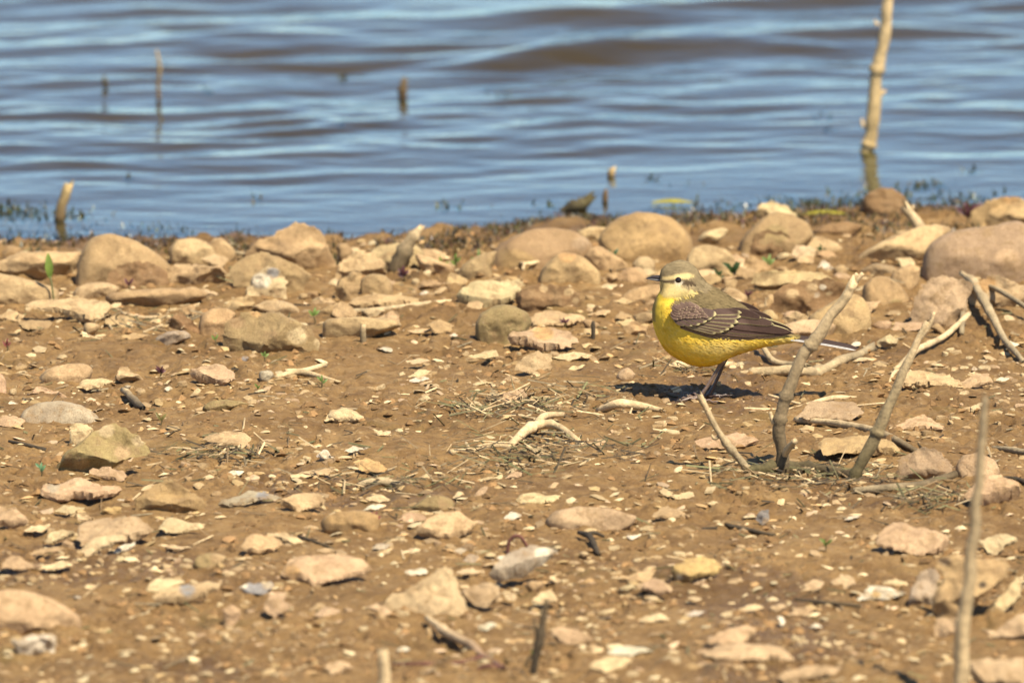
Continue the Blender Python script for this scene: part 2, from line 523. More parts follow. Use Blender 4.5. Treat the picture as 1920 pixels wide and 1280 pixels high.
    if spots:
        x, y = project(V)
        for sx, sy, sr, sc in spots:
            d = np.hypot(x - sx, (y - sy) * 1.25) / sr + 0.25 * n3(V * 90, 3)
            k = (1 - sstep(0.75, 1.05, d))[:, None]
            C = C * (1 - k) + np.array(CLR[sc]) * k
    return V, F, C

SEEN = {}
LM = [('triangular stone', 815, 1105), ('loaf shaped pebble', 1110, 968), ('lichen wedge', 190, 840), ('big pink slab', 215, 990), ('half buried boulder', 70, 1145), ('olive cobble', 655, 982),
      ('pitted boulder', 508, 625), ('round olive cobble', 943, 605), ('hump stone', 230, 485), ('egg shaped boulder', 1210, 450), ('broad reddish boulder', 1010, 470), ('mauve boulder', 1830, 480),
      ('dead stems', 1500, 870), ('gnarled rock', 1820, 1090), ('amber stone', 1305, 1070), ('wide pink slab', 1400, 1222), ('long grey cobble', 110, 775), ('litter heap', 1000, 850), ('apricot flake', 695, 872),
      ('pink squared stone', 955, 750), ('thick slab', 680, 615), ('bird', 1320, 740), ('peach slab', 1715, 1018), ('mauve flat stone', 1555, 770), ('orange rock', 1750, 570), ('sandy hump', 315, 930),
      ('thin pink slab', 610, 1070), ('long grey slab', 985, 1060), ('dark twig', 1010, 1200), ('red weed', 420, 705), ('bark strip', 575, 703), ('dark pitted stone', 393, 1060), ('driftwood root', 1860, 640),
      ('peaked boulder', 560, 450), ('flat pink stone', 1345, 830), ('blue grey chip', 1428, 965), ('yellow straw', 570, 692)]
STYLE_WORD = {'r': 'rounded', 'a': 'angular', 'f': 'flat'}
CW = dict(tan='tan', pale='pale tan', cream='cream', pink='pinkish', orange='orange', grey='grey', olive='olive brown', white='whitish', brown='brown',
          mud='muddy', mauve='mauve brown', yellow='yellowish', blue='blue grey', dark='dark', sand='sandy')
def stone(reg, pts, style, col, label=None, name=None, cat=None, spots=(), **k):
    P = poly(reg, pts) if isinstance(pts, str) else np.asarray(pts, float)
    NSTONE[0] += 1
    sp = []
    for a in spots:
        ox, oy, kk = REG[reg]; sp.append((a[0] / kk + ox, a[1] / kk + oy, a[2] / kk, a[3]))
    V, F, C = stone_mesh(P, style, col, NSTONE[0] * 7 + 3, spots=sp, **k)
    w = np.ptp(P[:, 0])
    if name is None:
        name = ('boulder' if w > 150 else 'cobble' if w > 60 else 'pebble') if style == 'r' else ('rock' if w > 60 else 'stone_chip') if style == 'a' else ('stone_slab' if w > 110 else 'stone_flake')
    o = put(name, V, F, M_STONE, C, smooth=True)
    if style != 'r':
        o.data.set_sharp_from_angle(angle=math.radians(32))
    g = None
    if label is None:
        noun = {'boulder': 'stone', 'cobble': 'stone', 'pebble': 'pebble', 'rock': 'stone', 'stone_chip': 'chip', 'stone_slab': 'slab', 'stone_flake': 'flake'}[name]
        c0 = P.mean(0)
        near = sorted(LM, key=lambda q: math.hypot(q[1] - c0[0], 2.2 * (q[2] - c0[1])))[:2]
        label = 'small %s %s between the %s and the %s' % (CW[col], noun, near[0][0], near[1][0])
        SEEN.setdefault(label, []).append(o)
        if len(SEEN[label]) > 1:
            for q in SEEN[label]: q['group'] = 'look-alike chips: ' + label
    tag(o, label, cat or ('pebble' if name == 'pebble' else 'flake' if name == 'stone_flake' else 'stone'), g, 'thing')
    PLACED.append((P[:, 0].min(), P[:, 1].min(), P[:, 0].max(), P[:, 1].max()))
    return o
S = stone
# --- the row of stones along the shore, from one end to the other
S('A', '0,500 80,465 200,455 460,455 430,540 400,640 250,620 100,590 0,575 -60,560 -60,510', 'a', 'pale', 'long pale slab behind the upright green leaf', back=0.02)
S('A', '-90,600 0,575 80,590 200,620 320,660 345,700 310,740 150,735 0,725 -90,720', 'r', 'pale', 'low sloping sandy stone in front of the upright green leaf', deep=.6)
S('A', '415,655 425,580 450,480 490,400 540,365 620,350 700,365 780,400 860,450 930,500 985,560 980,640 800,655 600,650', 'r', 'tan', 'big smooth hump of tan stone with a muddy hollow in its flank', deep=.6)
S('A', '590,650 610,580 680,530 780,510 880,520 940,570 960,640 860,665 700,668', 'a', 'mud', 'crumbly mud clod filling the hollow of the big hump stone', name='mud_clod', cat='mud clod', deep=.35)
S('A', '950,480 955,430 990,390 1060,375 1130,385 1190,420 1220,470 1210,520 1000,520', 'r', 'pale', 'pale stone with a thin twig lying across its foot')
S('A', '1170,420 1200,378 1250,375 1300,420 1330,465 1290,500 1200,480', 'r', 'pale', 'pale rounded stone hidden half behind the twig crossed stone')
S('A', '1360,470 1450,400 1560,340 1640,305 1700,287 1760,305 1800,350 1840,420 1890,490 1900,530 1800,560 1650,540 1500,500', 'a', 'tan', 'tall peaked tan boulder with a dark muddy hollow', name='boulder', deep=.6, spots=((1600, 420, 60, 'brown'), (1820, 520, 60, 'mud')))
S('A', '1270,590 1350,500 1480,455 1560,480 1650,520 1760,590 1700,640 1600,700 1420,700 1310,650', 'a', 'tan', 'rough muddy stone leaning below the tall peaked boulder')
S('A', '1380,690 1420,600 1500,540 1560,545 1610,620 1610,700 1500,725 1420,720', 'a', 'cream', 'stone with a pale freshly broken face and grey top', spots=((1540, 575, 45, 'blue'), (1470, 620, 60, 'white')))
S('A', '930,570 960,540 1100,530 1250,535 1280,560 1275,610 1180,665 1000,665 950,640', 'a', 'pale', 'pale ramp shaped stone beside the big hump stone')
S('A', '580,730 590,690 700,675 900,665 1100,655 1170,680 1180,715 1050,740 900,748 750,760', 'r', 'tan', 'long thin tan slab lying before the big hump stone', name='stone_slab', deep=.4)
S('A', '400,715 420,660 500,630 600,625 680,655 660,695 560,722', 'r', 'pale', 'low pale stone at the dark foot of the big hump stone')
S('A', '150,750 300,735 420,728 550,735 640,775 580,830 500,855 430,825 330,790 160,790', 'f', 'pale', 'broad flat pale stone near the stem of the upright leaf', thick=.2)
S('A', '1240,910 1270,850 1350,800 1450,785 1560,800 1660,830 1740,890 1800,960 1790,1000 1650,1030 1480,1040 1330,1035 1260,980', 'a', 'olive', 'pitted olive brown boulder with one round pale scar', name='boulder', deep=.7, fac=6, spots=((1670, 930, 60, 'cream'), (1330, 850, 45, 'brown'), (1440, 800, 30, 'orange'), (1790, 965, 22, 'cream')))
S('A', '1110,895 1130,810 1200,770 1280,775 1330,800 1290,860 1260,920 1150,920', 'r', 'tan', 'round tan cobble touching the pitted olive boulder')
S('A', '1410,770 1500,725 1600,730 1660,760 1705,805 1600,815 1500,800', 'r', 'pale', 'pale low stone just behind the pitted olive boulder')
S('A', '1250,770 1310,720 1400,700 1440,750 1400,790 1300,800', 'a', 'pale', 'pale chipped stone beneath the broken faced stone')
S('A', '940,860 970,810 1020,795 1060,830 1110,870 1140,910 1120,925 1020,890 960,885', 'a', 'mud', 'dark mud caked lump of rotten wood by the round cobble', name='mud_clod', cat='mud clod')
S('A', '850,975 890,925 960,900 1030,897 1075,920 1080,945 980,965 900,982', 'r', 'grey', 'smooth grey pebble in open mud before the round cobble')
S('A', '660,968 750,935 830,940 850,960 760,972', 'f', 'tan')
S('A', '205,1170 270,1110 370,1085 470,1080 530,1110 520,1155 430,1185 330,1180 260,1190', 'r', 'pale', 'domed pale pebble with a tiny green shoot before it')
S('A', '640,1155 690,1100 720,1105 750,1140 830,1165 700,1172', 'a', 'pale', 'small pale stone with a sharp little peak')
S('A', '430,1225 470,1180 560,1165 650,1180 600,1200 500,1232', 'f', 'cream')
S('A', '1060,1160 1140,1110 1230,1105 1310,1140 1330,1190 1250,1220 1190,1195 1090,1170', 'f', 'pink', 'pinkish flat stone with a small red weed on its edge', thick=.25)
S('A', '1450,1155 1460,1125 1520,1120 1545,1150 1510,1182 1460,1175', 'r', 'grey')
S('A', '140,1270 200,1220 250,1208 290,1225 330,1245 390,1275 250,1290', 'a', 'pink', 'pinkish lumpy stone above the long smooth grey cobble')
S('B', '60,480 100,430 160,350 230,320 300,345 360,400 390,460 250,480 120,480', 'a', 'pale', 'pale stone standing behind two dark jointed blocks')
S('B', '240,380 320,300 460,285 530,290 590,340 580,410 400,435 300,410', 'r', 'pale', 'pale rounded stone behind the pale broken stump')
S('B', '80,605 100,500 180,450 240,455 225,540 195,605 100,620', 'a', 'tan', 'squarish tan block left of a dark crack')
S('B', '225,595 232,480 300,455 370,470 410,520 410,590 320,602', 'r', 'tan', 'smooth square tan block right of a dark crack')
S('B', '530,345 600,360 680,390 760,420 740,455 640,450 560,420', 'r', 'pale', 'pale tapering stone at the water edge beside the broken stump')
S('B', '760,470 800,410 880,360 1000,320 980,400 960,450 985,495 900,515 800,500', 'r', 'tan', 'muddy stone tucked against the broad reddish cobble')
S('B', '925,420 950,370 1000,300 1080,250 1180,210 1290,195 1400,210 1480,245 1530,290 1545,330 1500,400 1400,460 1220,470 1080,470 980,460', 'r', 'brown', 'broad reddish tan boulder with a smooth low dome', deep=.75, spots=((1470, 290, 60, 'mauve'), (1100, 390, 120, 'sand')))
S('B', '1440,240 1450,215 1520,195 1620,195 1600,260 1540,290 1480,280', 'r', 'pale', 'pale strip of stone between the two biggest shore domes')
S('X', '1117,455 1130,430 1155,408 1190,397 1225,397 1265,410 1292,435 1302,460 1297,482 1250,497 1200,494 1140,484', 'r', 'sand', 'tallest round shore boulder, egg shaped and olive tan', deep=.8)
S('B', '1220,510 1240,440 1300,370 1370,335 1450,345 1520,390 1580,460 1580,520 1480,550 1400,535 1280,525', 'r', 'tan', 'rounded cobble with an orange stained crown', spots=((1390, 360, 60, 'orange'),))
S('B', '1480,370 1520,310 1580,305 1640,340 1730,400 1740,445 1620,470 1560,430', 'r', 'tan', 'tan cobble behind the orange crowned one')
S('B', '1750,410 1790,365 1850,360 1885,400 1885,440 1830,475 1780,450', 'r', 'pale', 'small round pale cobble below the egg shaped boulder')
S('B', '1640,490 1720,430 1800,420 1840,460 1850,505 1750,520', 'r', 'tan', 'low tan cobble just ahead of the bird\'s beak')
S('B', '1650,615 1750,550 1850,520 1910,510 1980,550 1960,590 1800,620', 'r', 'tan', 'sandy stone directly below the bird\'s beak', deep=.5)
S('B', '765,625 830,580 950,540 1050,515 1130,515 1150,550 1120,600 1080,645 950,660 800,650', 'f', 'cream', 'cream wedge of stone with a bright sloping face', thick=.3)
S('B', '1095,610 1110,560 1180,525 1290,520 1420,535 1460,580 1450,640 1380,670 1250,678 1150,660', 'a', 'mud', 'muddy brown stone with a pale curling streak', spots=((1400, 560, 30, 'pale'), (1440, 610, 22, 'pale'), (1260, 545, 30, 'pale')), deep=.5)
S('B', '865,770 890,700 950,650 1040,632 1120,650 1180,690 1195,740 1160,790 1080,825 980,845 920,835 880,800', 'r', 'olive', 'round olive cobble dark underneath, alone on the mud', deep=.85)
S('B', '1185,700 1300,660 1400,680 1500,710 1420,745 1250,755 1195,745', 'f', 'pale', 'flat pale stone resting against the round olive cobble', thick=.2)
S('B', '1050,840 1110,790 1220,760 1310,765 1400,800 1465,850 1380,890 1250,872 1150,845', 'f', 'pink', 'flat rusty pink stone with a green shoot at its front edge', spots=((1250, 790, 60, 'orange'),), thick=.2)
S('B', '1085,1005 1130,930 1220,895 1310,915 1300,960 1310,1000 1200,1028', 'f', 'pale', 'pale flat stone with a curled shell edge', thick=.2)
S('B', '1300,935 1400,895 1460,900 1530,920 1500,940 1420,945 1380,950', 'f', 'cream')
S('B', '160,655 190,610 350,598 550,610 570,635 400,665 180,675', 'f', 'pale', 'long flat pale slab with a straw along its front', thick=.25)
S('B', '10,800 20,720 120,705 300,705 430,710 475,755 380,785 280,805 180,832 20,830', 'r', 'pale', 'thick straight pale slab with a dark peg standing before it', name='stone_slab', deep=.6)
S('B', '-30,690 60,630 130,640 125,675 30,705', 'r', 'tan', 'small sloping stone beside the thick straight slab')
S('B', '550,580 590,550 625,570 600,595', 'r', 'white')
S('B', '640,580 690,550 720,560 690,590', 'f', 'pale')
S('B', '520,540 580,490 640,500 690,520 640,545', 'a', 'tan', 'small tan stone below the pale broken stump')
S('B', '820,560 840,500 880,520 890,560 850,580', 'a', 'tan')
S('B', '900,540 960,480 1080,470 1130,490 1120,520 1000,530', 'r', 'tan', 'grey tan stone wedged under the broad reddish boulder')
S('B', '830,925 960,895 995,885 1005,930 900,938', 'f', 'cream')
S('B', '930,1190 990,1140 1140,1110 1165,1140 1165,1205 1050,1210 960,1208', 'a', 'pink', 'pink squared stone with dead litter heaped before it')
S('B', '30,1265 90,1225 150,1215 220,1240 255,1278 100,1290', 'r', 'cream', 'cream pebble scalloped pale along its lower rim')
S('B', '1660,1045 1690,1000 1740,985 1780,1030 1740,1065', 'r', 'pink')
S('B', '470,955 550,930 620,940 560,965', 'f', 'cream'); S('B', '490,1045 560,1000 640,1005 560,1045', 'f', 'cream')
S('B', '640,1155 690,1125 725,1150 680,1170', 'r', 'orange', 'single small bright orange pebble'); S('B', '480,785 560,765 650,775 580,792', 'f', 'pale')
S('B', '490,1070 560,1045 630,1060 540,1078', 'f', 'white'); S('B', '850,1075 920,1060 985,1072 900,1082', 'f', 'cream'); S('B', '550,1180 590,1160 630,1175 590,1190', 'f', 'cream')
S('B', '725,805 755,790 785,803 750,815', 'f', 'white'); S('B', '320,875 370,862 415,890 380,895', 'f', 'white'); S('B', '1030,1065 1070,1045 1110,1065 1070,1078', 'f', 'pink')
S('B', '1370,1025 1420,1000 1500,990 1460,1015', 'f', 'cream'); S('B', '1180,1060 1210,1025 1245,1040 1220,1065', 'f', 'cream'); S('B', '1570,545 1620,520 1680,530 1640,558', 'f', 'cream')
S('B', '1600,490 1640,478 1665,490 1630,512', 'f', 'cream'); S('B', '1660,740 1730,705 1800,725 1740,752', 'f', 'pale'); S('B', '1500,695 1580,660 1660,670 1600,695', 'f', 'pale')
S('B', '1640,640 1700,615 1780,630 1720,650', 'f', 'pale'); S('B', '1650,700 1700,665 1760,690 1700,712', 'f', 'tan')
S('C', '10,510 60,430 140,415 240,440 300,490 300,570 150,590 60,560', 'r', 'pale', 'pale rounded stone directly behind the bird\'s head', back=0.0)
S('C', '290,470 330,380 400,310 460,255 520,232 600,240 690,280 735,340 740,390 660,420 600,455 400,490', 'r', 'tan', 'hunched boulder hung with dry weed over a muddy hollow', deep=.7, spots=((520, 360, 75, 'olive'),))
S('C', '380,450 400,370 450,340 560,340 620,390 590,430 480,480 400,490', 'a', 'mud', 'mud and root tangle filling the hunched boulder\'s hollow', name='mud_clod', cat='mud clod', deep=.3)
S('C', '400,240 430,190 500,165 570,195 650,245 620,280 520,270 450,275', 'a', 'cream', 'bright cream peak of stone showing over the hunched boulder', spots=((440, 240, 40, 'olive'),))
S('C', '70,395 130,340 220,320 265,330 230,375 130,410', 'r', 'cream', 'small cream stone leaning against the egg shaped boulder')
S('C', '630,440 680,385 760,370 850,395 930,455 850,475 720,475', 'r', 'pale', 'pale oval cobble on muddy ground beside the hunched boulder')
S('C', '515,495 550,460 600,460 612,482 560,502', 'r', 'cream')
S('C', '890,540 1000,460 1130,390 1250,340 1330,310 1430,300 1530,320 1440,420 1380,480 1200,505 1050,540', 'r', 'pale', 'long low pale slab under the pale broken branch stub', deep=.5)
S('C', '1335,570 1350,480 1400,400 1480,350 1600,325 1750,310 1860,280 1920,285 2000,350 2010,560 1900,600 1650,600 1450,625 1360,630', 'r', 'mauve', 'largest boulder, speckled mauve brown with a dark red patch', deep=.65, spots=((1820, 500, 75, 'pink'), (1880, 540, 30, 'pink')))
S('C', '1615,280 1640,215 1720,170 1820,143 1900,155 1980,180 1990,300 1860,310 1720,335 1640,335', 'a', 'tan', 'tan boulder at the waterline behind the mauve boulder', deep=.7, spots=((1850, 155, 50, 'orange'),))
S('C', '385,640 400,570 480,570 600,560 720,570 830,590 890,640 760,660 600,680 450,670', 'a', 'pale', 'long pale ledge stone above the bird\'s back', deep=.5)
S('C', '480,750 560,650 680,620 820,600 920,640 900,750 780,810 620,810 520,790', 'a', 'mud', 'muddy lump studded with pale pebbles behind the bird', name='mud_clod', cat='mud clod', deep=.5, spots=((620, 690, 45, 'pale'), (735, 655, 28, 'cream'), (790, 655, 22, 'white'), (755, 700, 22, 'grey'), (825, 690, 18, 'cream')))
S('C', '1005,730 1020,640 1080,590 1150,595 1220,640 1280,720 1270,770 1150,772 1060,758', 'r', 'tan', 'rounded tan cobble with a green foot behind the tall stem', spots=((1200, 745, 40, 'olive'),))
S('C', '985,570 1080,515 1200,540 1200,590 1060,598', 'r', 'mauve', 'brown cobble between the long low slab and tan cobble')
S('C', '1155,650 1180,570 1280,525 1340,540 1330,630 1260,660', 'r', 'tan', 'dusky cobble leaning on the largest mauve boulder')
S('C', '690,830 800,760 900,700 960,690 1010,710 1055,780 1065,880 980,915 850,910 720,880', 'r', 'tan', 'sloping tan boulder above the bird\'s tail', deep=.7)
S('C', '530,890 600,850 700,835 800,840 870,875 820,935 600,935', 'r', 'pink', 'pinkish stone just above the bird\'s tail')
S('C', '555,820 580,790 640,788 685,805 650,834 580,834', 'r', 'pink', 'small pink pebble touching the bird\'s wing outline')
S('C', '1265,840 1310,720 1340,650 1440,590 1550,600 1630,640 1600,720 1590,860 1400,885 1300,875', 'a', 'pink', 'large pale orange rock beside the driftwood root', name='rock', deep=.6)
S('C', '1610,720 1640,640 1700,600 1760,575 1920,650 1990,680 2000,790 1850,780 1700,770', 'a', 'pink', 'ragged orange rock under the twisted driftwood root', spots=((1700, 640, 70, 'orange'),), deep=.6)
S('C', '750,555 790,500 850,545 800,575', 'a', 'white', 'little whitish triangular chip beyond the ledge stone')
S('C', '335,550 380,470 480,520 520,565 420,572', 'a', 'tan', 'tan ridge of stone beside the dark green sprig')
S('C', '205,690 250,655 310,670 370,710 345,742 260,715', 'r', 'pale', 'pale cobble nestled behind the bird\'s nape')
S('C', '825,600 880,570 970,600 900,618', 'r', 'pink'); S('C', '1055,870 1120,840 1180,850 1170,895 1100,898', 'r', 'pink')
S('C', '1180,895 1200,855 1350,850 1340,895 1240,908', 'f', 'pink', 'flat pink stone jutting from under the orange rock'); S('C', '1085,968 1160,920 1225,950 1180,982', 'a', 'cream')
S('C', '1550,1190 1650,1130 1720,1130 1745,1180 1600,1218', 'f', 'pink', 'flat pinkish stone between two dead stems', thick=.2)
S('C', '1180,1235 1230,1160 1330,1140 1480,1150 1590,1215 1500,1235 1300,1225', 'f', 'pale', 'broken pale layered stone right of the forked stem')
S('C', '1790,965 1820,948 1900,975 1850,985', 'f', 'white', 'shiny whitish shell by the driftwood root', name='shell', cat='shell'); S('C', '1615,1110 1640,1090 1665,1105 1640,1120', 'f', 'white')
S('C', '930,990 960,955 1005,960 990,985', 'f', 'white'); S('C', '950,1065 1020,1045 1095,1058 1010,1072', 'f', 'cream'); S('C', '1755,1170 1800,1155 1845,1168 1800,1180', 'f', 'white')
# --- open mud, left
S('D', '100,435 140,380 220,345 330,332 430,345 510,385 570,440 585,475 480,470 350,475 240,465 150,475', 'r', 'grey', 'long smooth grey cobble with a dark foot', deep=.6)
S('D', '275,725 380,620 480,540 590,470 630,460 720,500 800,550 865,630 700,650 560,710 480,755 350,745', 'a', 'olive', 'angular wedge of stone with a pale ridge and yellow lichen', name='rock', deep=.6, spots=((600, 500, 55, 'cream'), (780, 560, 45, 'cream'), (460, 700, 50, 'yellow'), (690, 620, 50, 'pale')))
S('D', '380,580 400,460 450,455 530,490 500,540 430,585', 'a', 'cream', 'cream flat faced stone leaning behind the lichen wedge')
S('D', '495,745 520,710 620,715 715,750 690,795 570,775', 'f', 'pink', 'reddish flake in front of the lichen wedge')
S('D', '220,865 260,810 360,790 440,770 520,800 590,840 700,830 660,855 580,885 540,900 430,875 350,890', 'f', 'pink', 'broad pink slab with a pointed tail', thick=.2, spots=((300, 820, 45, 'grey'),))
S('D', '725,970 780,880 850,810 930,778 1000,790 1080,850 1165,895 1150,915 1000,945 860,970', 'a', 'sand', 'smooth sandy hump with a sharp ridge among the flakes', deep=.7)
S('D', '1220,925 1330,880 1440,850 1510,850 1585,892 1480,915 1360,938 1270,940', 'f', 'grey', 'blue grey ridged flake beside the sandy hump', spots=((1480, 865, 40, 'blue'),))
S('D', '1570,925 1660,870 1770,865 1835,920 1780,945 1680,970 1620,945', 'f', 'pale', 'pale six sided stone with a green mossy corner', thick=.25)
S('D', '-60,940 0,935 60,960 150,1000 155,1035 50,1045 -60,1040', 'f', 'pink', 'pink rounded flake cut off by the picture edge', thick=.25)
S('D', '435,1105 450,1010 520,985 640,980 780,985 865,1045 780,1075 740,1100 660,1090 560,1120 450,1145', 'f', 'pink', 'big flat pink slab with a crumbling front edge', thick=.2)
S('D', '445,1175 480,1135 600,1085 700,1080 710,1110 580,1155 490,1212', 'f', 'cream', 'cream flake tucked under the big pink slab')
S('D', '885,1065 930,990 1000,995 1160,1030 1130,1055 1000,1075', 'f', 'cream', 'cream flake with a grooved white upper rim')
S('D', '1355,1165 1390,1110 1450,1095 1550,1120 1600,1160 1550,1195 1420,1210', 'f', 'pale', 'pale tan squarish slab, one flake leaning on it', thick=.2); S('D', '1500,1110 1580,1095 1660,1130 1730,1165 1640,1165', 'f', 'cream')
S('D', '130,1058 200,1025 290,1020 240,1058 170,1068', 'f', 'cream'); S('D', '250,1115 290,1065 400,1050 428,1072 350,1105 270,1130', 'f', 'cream'); S('D', '160,1195 220,1165 340,1150 375,1160 280,1190', 'f', 'pale')
S('D', '630,1175 700,1130 768,1125 740,1155 660,1185', 'f', 'white'); S('D', '0,1285 30,1215 110,1205 160,1240 200,1285', 'f', 'pink', 'pink peaked flake above the huge half buried boulder'); S('D', '215,1275 300,1235 380,1225 412,1252 300,1285', 'f', 'cream')
S('D', '1080,1265 1100,1210 1170,1185 1280,1210 1250,1255 1150,1300', 'r', 'olive', 'dark pitted stone overhanging its own black shadow', deep=.8, spots=((1230, 1215, 40, 'pale'),))
S('X', '525,1078 540,1055 565,1045 610,1042 660,1046 686,1058 700,1069 682,1076 656,1080 644,1092 590,1098 562,1088', 'f', 'pink', 'large thin pink slab with a reddish corner', thick=.22, spots=((545, 1070, 18, 'orange'),))
S('D', '1140,545 1200,510 1290,497 1390,510 1418,545 1370,592 1280,578 1200,568', 'f', 'pale', 'crinkled pale flake near the dead weed tangle'); S('D', '1130,380 1170,340 1260,322 1350,335 1405,352 1300,378 1200,398', 'r', 'olive', 'low olive pebble alone on smooth mud')
S('D', '-40,460 0,445 80,440 150,470 120,505 0,500', 'f', 'pink', 'pink chip pair at the foot of the long grey cobble'); S('D', '1775,645 1820,600 1885,660 1830,662', 'f', 'white'); S('D', '555,965 600,930 680,925 682,972', 'a', 'yellow'); S('D', '305,960 350,920 490,935 420,965', 'f', 'cream')
S('D', '1665,750 1780,710 1910,730 1800,748', 'f', 'pale'); S('D', '1820,450 1860,390 1940,370 2050,420 2050,450 1920,440', 'f', 'cream'); S('D', '-40,230 0,170 30,200 40,290 0,300 -40,290', 'r', 'pink', 'red brown stone at the very edge of the view'); S('D', '40,300 60,262 95,265 100,295', 'r', 'cream')
S('D', '1275,745 1310,732 1380,742 1330,765', 'f', 'white'); S('D', '1130,775 1170,755 1210,770 1170,785', 'f', 'cream'); S('D', '1240,1110 1290,1090 1330,1105 1280,1135', 'f', 'orange'); S('D', '900,1145 980,1140 1090,1165 1000,1170', 'f', 'cream'); S('D', '1060,300 1110,255 1135,265 1090,305', 'f', 'cream')
S('D', '920,270 950,252 975,270 945,285', 'f', 'white'); S('D', '40,365 70,350 100,365 70,378', 'f', 'white'); S('D', '690,260 715,243 745,255 715,270', 'r', 'grey'); S('D', '1335,110 1370,78 1405,90 1375,125', 'r', 'blue', 'blue grey pebble at the foot of the pitted olive boulder')
S('D', '430,965 470,980 540,990 450,1010', 'f', 'cream'); S('D', '640,890 700,878 740,880 690,895', 'f', 'white'); S('D', '790,835 820,800 870,790 850,830', 'f', 'cream'); S('D', '1080,810 1120,795 1155,820 1110,840', 'f', 'pale'); S('D', '640,1230 690,1210 710,1220 670,1240', 'f', 'cream')
# --- open mud, middle
S('E', '-5,855 20,800 100,775 220,768 320,785 352,812 330,895 220,905 130,915 20,885', 'r', 'sand', 'smooth olive cobble with a red stemmed weed at its end', deep=.6)
S('E', '435,838 490,795 560,795 608,828 520,850', 'f', 'pink'); S('E', '535,908 600,850 700,795 790,810 890,860 840,905 720,945 620,930', 'f', 'pale', 'knobbly pale conglomerate flake with a ragged outline', thick=.22)
S('E', '505,755 590,700 680,680 740,705 768,748 740,782 620,778', 'r', 'olive', 'low striped olive stone above the knobbly flake')
S('E', '1250,835 1320,770 1450,745 1600,752 1720,780 1798,812 1740,850 1560,875 1400,870 1310,858', 'r', 'pink', 'long smooth pink pebble shaped like a loaf', deep=.4)
S('E', '1100,735 1140,700 1200,690 1260,705 1355,710 1320,750 1220,750 1150,760', 'f', 'cream', 'cream wavy flake above the loaf shaped pebble', thick=.2)
S('E', '190,485 260,470 320,490 388,532 320,552 230,545', 'f', 'orange', 'apricot flake shaped like a shield'); S('E', '250,703 310,675 360,680 412,706 330,720', 'f', 'cream', 'bright cream flake casting a thin dark shadow')
S('E', '950,1155 1020,1090 1120,1030 1220,1000 1300,995 1338,1022 1280,1065 1200,1095 1130,1135 1020,1168', 'f', 'grey', 'long pale grey slab pointing up at one end', thick=.25, spots=((1250, 1015, 50, 'white'),))
S('E', '1140,1195 1180,1160 1250,1165 1262,1195 1200,1225', 'r', 'tan', 'oval tan pebble under the long grey slab'); S('E', '465,1115 520,1090 605,1090 605,1118 500,1130', 'f', 'white'); S('E', '755,1110 850,1085 932,1108 860,1130', 'f', 'cream')
S('E', '790,1060 850,1015 897,1030 870,1070', 'f', 'grey'); S('E', '735,1005 790,978 832,990 780,1020', 'f', 'grey'); S('E', '285,1010 340,975 402,985 360,1015', 'f', 'grey'); S('E', '1665,1215 1740,1180 1785,1200 1720,1235', 'r', 'cream')
S('E', '1680,1145 1800,1120 1892,1100 1860,1155 1780,1170', 'f', 'pale'); S('E', '1770,1200 1880,1150 1960,1190 1990,1220 1900,1235', 'f', 'pink', 'pink flat stone beside the amber stone'); S('E', '125,435 200,405 278,408 200,440', 'f', 'white')
S('E', '-10,450 40,420 82,485 20,478', 'f', 'white'); S('E', '1485,400 1560,372 1625,375 1560,405', 'f', 'pink'); S('E', '1025,825 1080,785 1135,810 1090,835', 'f', 'white'); S('E', '880,605 1030,570 1030,592 920,610', 'f', 'cream'); S('E', '1035,595 1080,560 1155,545 1130,585', 'f', 'pink')
S('E', '860,725 910,670 945,668 930,705 890,730', 'f', 'pink'); S('E', '740,705 775,668 810,668 790,700', 'f', 'cream'); S('E', '240,765 300,725 370,740 320,762', 'f', 'white'); S('E', '290,310 350,335 410,355 330,358', 'f', 'cream'); S('E', '510,275 600,265 720,255 640,280', 'f', 'cream')
S('E', '1390,1010 1000,1' if False else '1445,1010 1490,998 1520,1015 1480,1032', 'r', 'cream'); S('E', '1300,985 1330,962 1370,975 1330,995', 'r', 'cream'); S('E', '1715,915 1770,900 1808,910 1760,930', 'f', 'white'); S('E', '1800,890 1840,865 1872,872 1840,893', 'f', 'cream'); S('E', '1000,950 1040,935 1090,948 1040,962', 'f', 'cream')
S('E', '920,1010 970,998 1000,1010 950,1025', 'f', 'cream'); S('E', '985,1035 1030,1020 1065,1032 1020,1045', 'f', 'white'); S('E', '910,1065 990,1050 1070,1065 980,1078', 'f', 'pale'); S('E', '1290,1145 1310,1130 1360,1155 1330,1170', 'f', 'cream'); S('E', '0,720 20,728 40,760 0,750', 'f', 'cream')
# --- open mud, right
S('F', '270,355 330,320 480,310 605,345 520,372 400,388 300,380', 'f', 'pink', 'flat pink stone crossed by the thin bent stem', thick=.2); S('F', '780,218 850,165 970,138 1080,150 1120,192 1060,236 940,240', 'f', 'mauve', 'mauve flat stone under the crossing straws', thick=.25)
S('F', '880,370 920,335 1050,310 1150,310 1305,372 1280,395 1100,395 920,415', 'f', 'tan', 'greenish tan flat stone between the two tall stems', thick=.25); S('F', '1265,515 1300,430 1390,370 1480,380 1565,462 1540,500 1380,512', 'a', 'mauve', 'purple brown angular stone right of the dead stems', deep=.6)
S('F', '1570,480 1610,410 1700,390 1780,440 1805,495 1700,520 1600,510', 'r', 'pink', 'pale pink rounded stone behind the tall blurred stem'); S('F', '1260,290 1330,240 1420,215 1480,255 1532,282 1400,295 1300,298', 'f', 'pink', 'pink flake with a toothed front edge')
